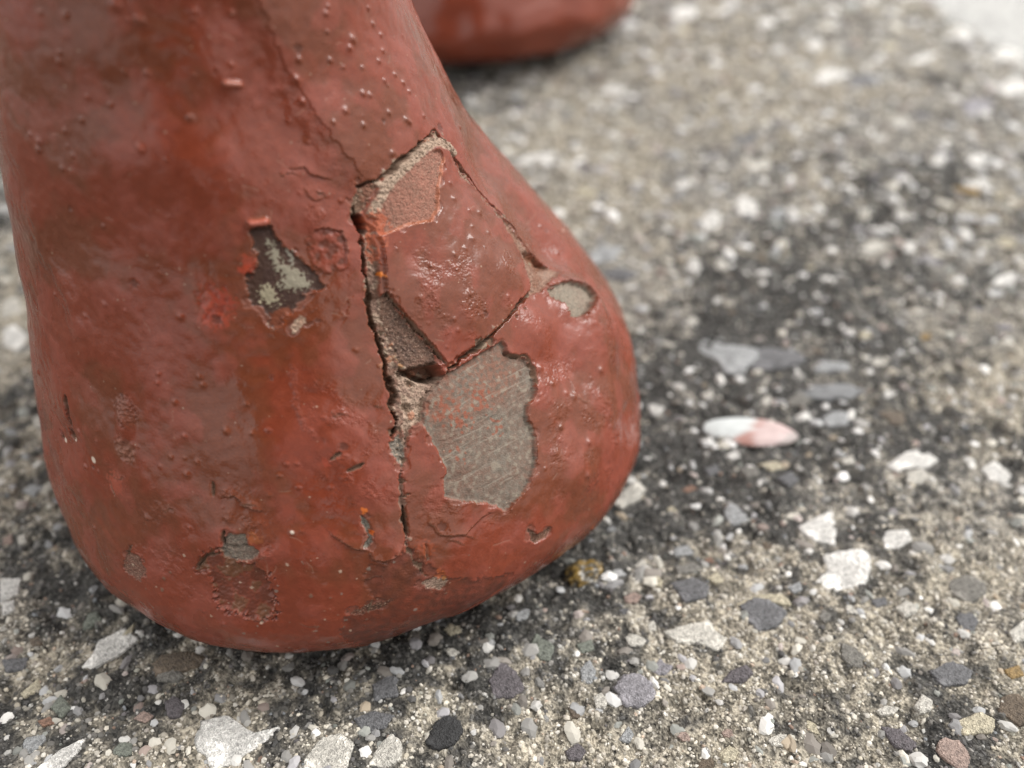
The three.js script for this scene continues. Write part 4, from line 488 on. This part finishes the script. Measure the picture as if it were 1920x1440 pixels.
// ---------------------------------------------------------------- the photographer, crouching in front of the statue, who shades its front and is mirrored in the paint
{
  const bones = [], bone = (a, b, ra, rb) => bones.push([a, b, ra, rb]);
  for (const k of [-1, 1]) { bone([k * 0.11, 0.06, 0.30], [k * 0.12, 0.05, 0.46], 0.04, 0.05); bone([k * 0.12, 0.08, 0.45], [k * 0.15, 0.46, 0.24], 0.05, 0.068); bone([k * 0.15, 0.46, 0.24], [k * 0.1, 0.30, 0.6], 0.072, 0.1); bone([k * 0.19, 0.73, 0.44], [k * 0.25, 0.52, 0.34], 0.062, 0.052); bone([k * 0.25, 0.52, 0.34], [k * 0.07, 0.44, 0.3], 0.05, 0.036); bone([0, 0.7, 0.45], [k * 0.18, 0.72, 0.45], 0.1, 0.07); }
  bone([0, 0.3, 0.62], [0, 0.68, 0.47], 0.14, 0.15); bone([0, 0.72, 0.45], [0, 0.86, 0.38], 0.06, 0.055); bone([0, 0.9, 0.35], [0, 0.98, 0.35], 0.085, 0.095);
  const dist = (x, y, z) => { let e = 0; for (const [a, b, ra, rb] of bones) { const dx = b[0] - a[0], dy = b[1] - a[1], dz = b[2] - a[2], t = clamp(((x - a[0]) * dx + (y - a[1]) * dy + (z - a[2]) * dz) / (dx * dx + dy * dy + dz * dz)), d = Math.hypot(x - a[0] - dx * t, y - a[1] - dy * t, z - a[2] - dz * t) - mix(ra, rb, t); e += Math.exp(-d / 0.016); } return -0.016 * Math.log(e); };
  const R = 72, mc = new MarchingCubes(R, new THREE.MeshStandardMaterial(), false, false, 60000), half = 0.56, C = [0, 0.54, 0.46];
  mc.isolation = 0; for (let k = 0; k < R; k++) for (let j = 0; j < R; j++) for (let i = 0; i < R; i++) mc.field[i + j * R + k * R * R] = -dist(C[0] + (i - R / 2) / (R / 2) * half, C[1] + (j - R / 2) / (R / 2) * half, C[2] + (k - R / 2) / (R / 2) * half);
  mc.update(); const p = mc.positionArray.slice(0, mc.count * 3), g = new THREE.BufferGeometry(); for (let i = 0; i < p.length; i++) p[i] = p[i] * half + C[i % 3]; g.setAttribute('position', new THREE.BufferAttribute(p, 3)); g.computeVertexNormals();
  const m = new THREE.Mesh(g, new THREE.MeshStandardMaterial({ color: new THREE.Color(0.035, 0.036, 0.042), roughness: 0.95, side: THREE.DoubleSide })); m.name = 'person'; m.userData = { label: 'person in dark clothes crouching on the slab facing the statue', category: 'person' }; scene.add(shadows(m)); console.log('person', mc.count / 3);
}

// ---------------------------------------------------------------- loose things lying on the slab
function loose(name, label, px, py, [rx, ry, rz], turn, color, rough = 0.5, seed = 1, jag = 0.12, paint) {
  const [x, z] = ground(px, py, ry), g = new THREE.IcosahedronGeometry(1, 5), p = g.attributes.position, col = [];
  for (let i = 0; i < p.count; i++) { const a = p.getX(i), b = p.getY(i), c = p.getZ(i), k = 1 + jag * N3(a * 1.3 + seed, b * 1.3, c * 1.3) + jag * 0.4 * N3b(a * 3.5 + seed, b * 3.5, c * 3.5); p.setXYZ(i, a * k * rx / 1000, b * k * ry / 1000, c * k * rz / 1000); const q = paint ? paint(a, b, c) : color, v = 1 + 0.12 * N3b(a * 4, b * 4, c * 4 + seed); col.push(q[0] * v, q[1] * v, q[2] * v); }
  g.setAttribute('color', new THREE.Float32BufferAttribute(col, 3)); g.computeVertexNormals();
  const m = new THREE.Mesh(g, new THREE.MeshStandardMaterial({ vertexColors: true, roughness: rough })); m.name = numbered(name); m.position.set(x / 1000, (ry * 0.45 + slabHeight(x, z)) / 1000, z / 1000); m.rotation.y = turn; m.userData = { label, category: 'pebble', group: 'loose pebbles on the slab' }; scene.add(shadows(m)); return m;
}
const PW = lin('#b9bdbc'), PP = lin('#b09b98'), PR = lin('#9c7268');
loose('pebble', 'smooth oval pebble, half white and half pink, lying on the slab', 1408, 795, [7.6, 0.95, 3.3], -0.12, PW, 0.45, 3, 0.05, (a, b, c) => { const t = a + 0.35 * c + 0.04 * N3(a * 5, b * 5, c * 5); return t < -0.02 ? PW : t < 0.12 + 0.25 * Math.max(0, c) ? PR : t < 0.85 ? PP : lin('#8f8480'); });
loose('pebble', 'amber brown pebble beside the sole of the cracked foot', 1095, 1062, [2.6, 1.2, 1.9], 0.4, lin('#8a6a34'), 0.35, 8, 0.25, (a, b, c) => N3(a * 1.4, b * 1.4, c * 1.4 + 2) > 0 ? lin('#77602f') : lin('#463f31'));
loose('pebble', 'flat grey slate sliver lying behind the white and pink pebble', 1562, 722, [5.2, 0.8, 2.0], 0.08, lin('#6d6e6f'), 0.7, 12, 0.22);

renderer.render(scene, camera);
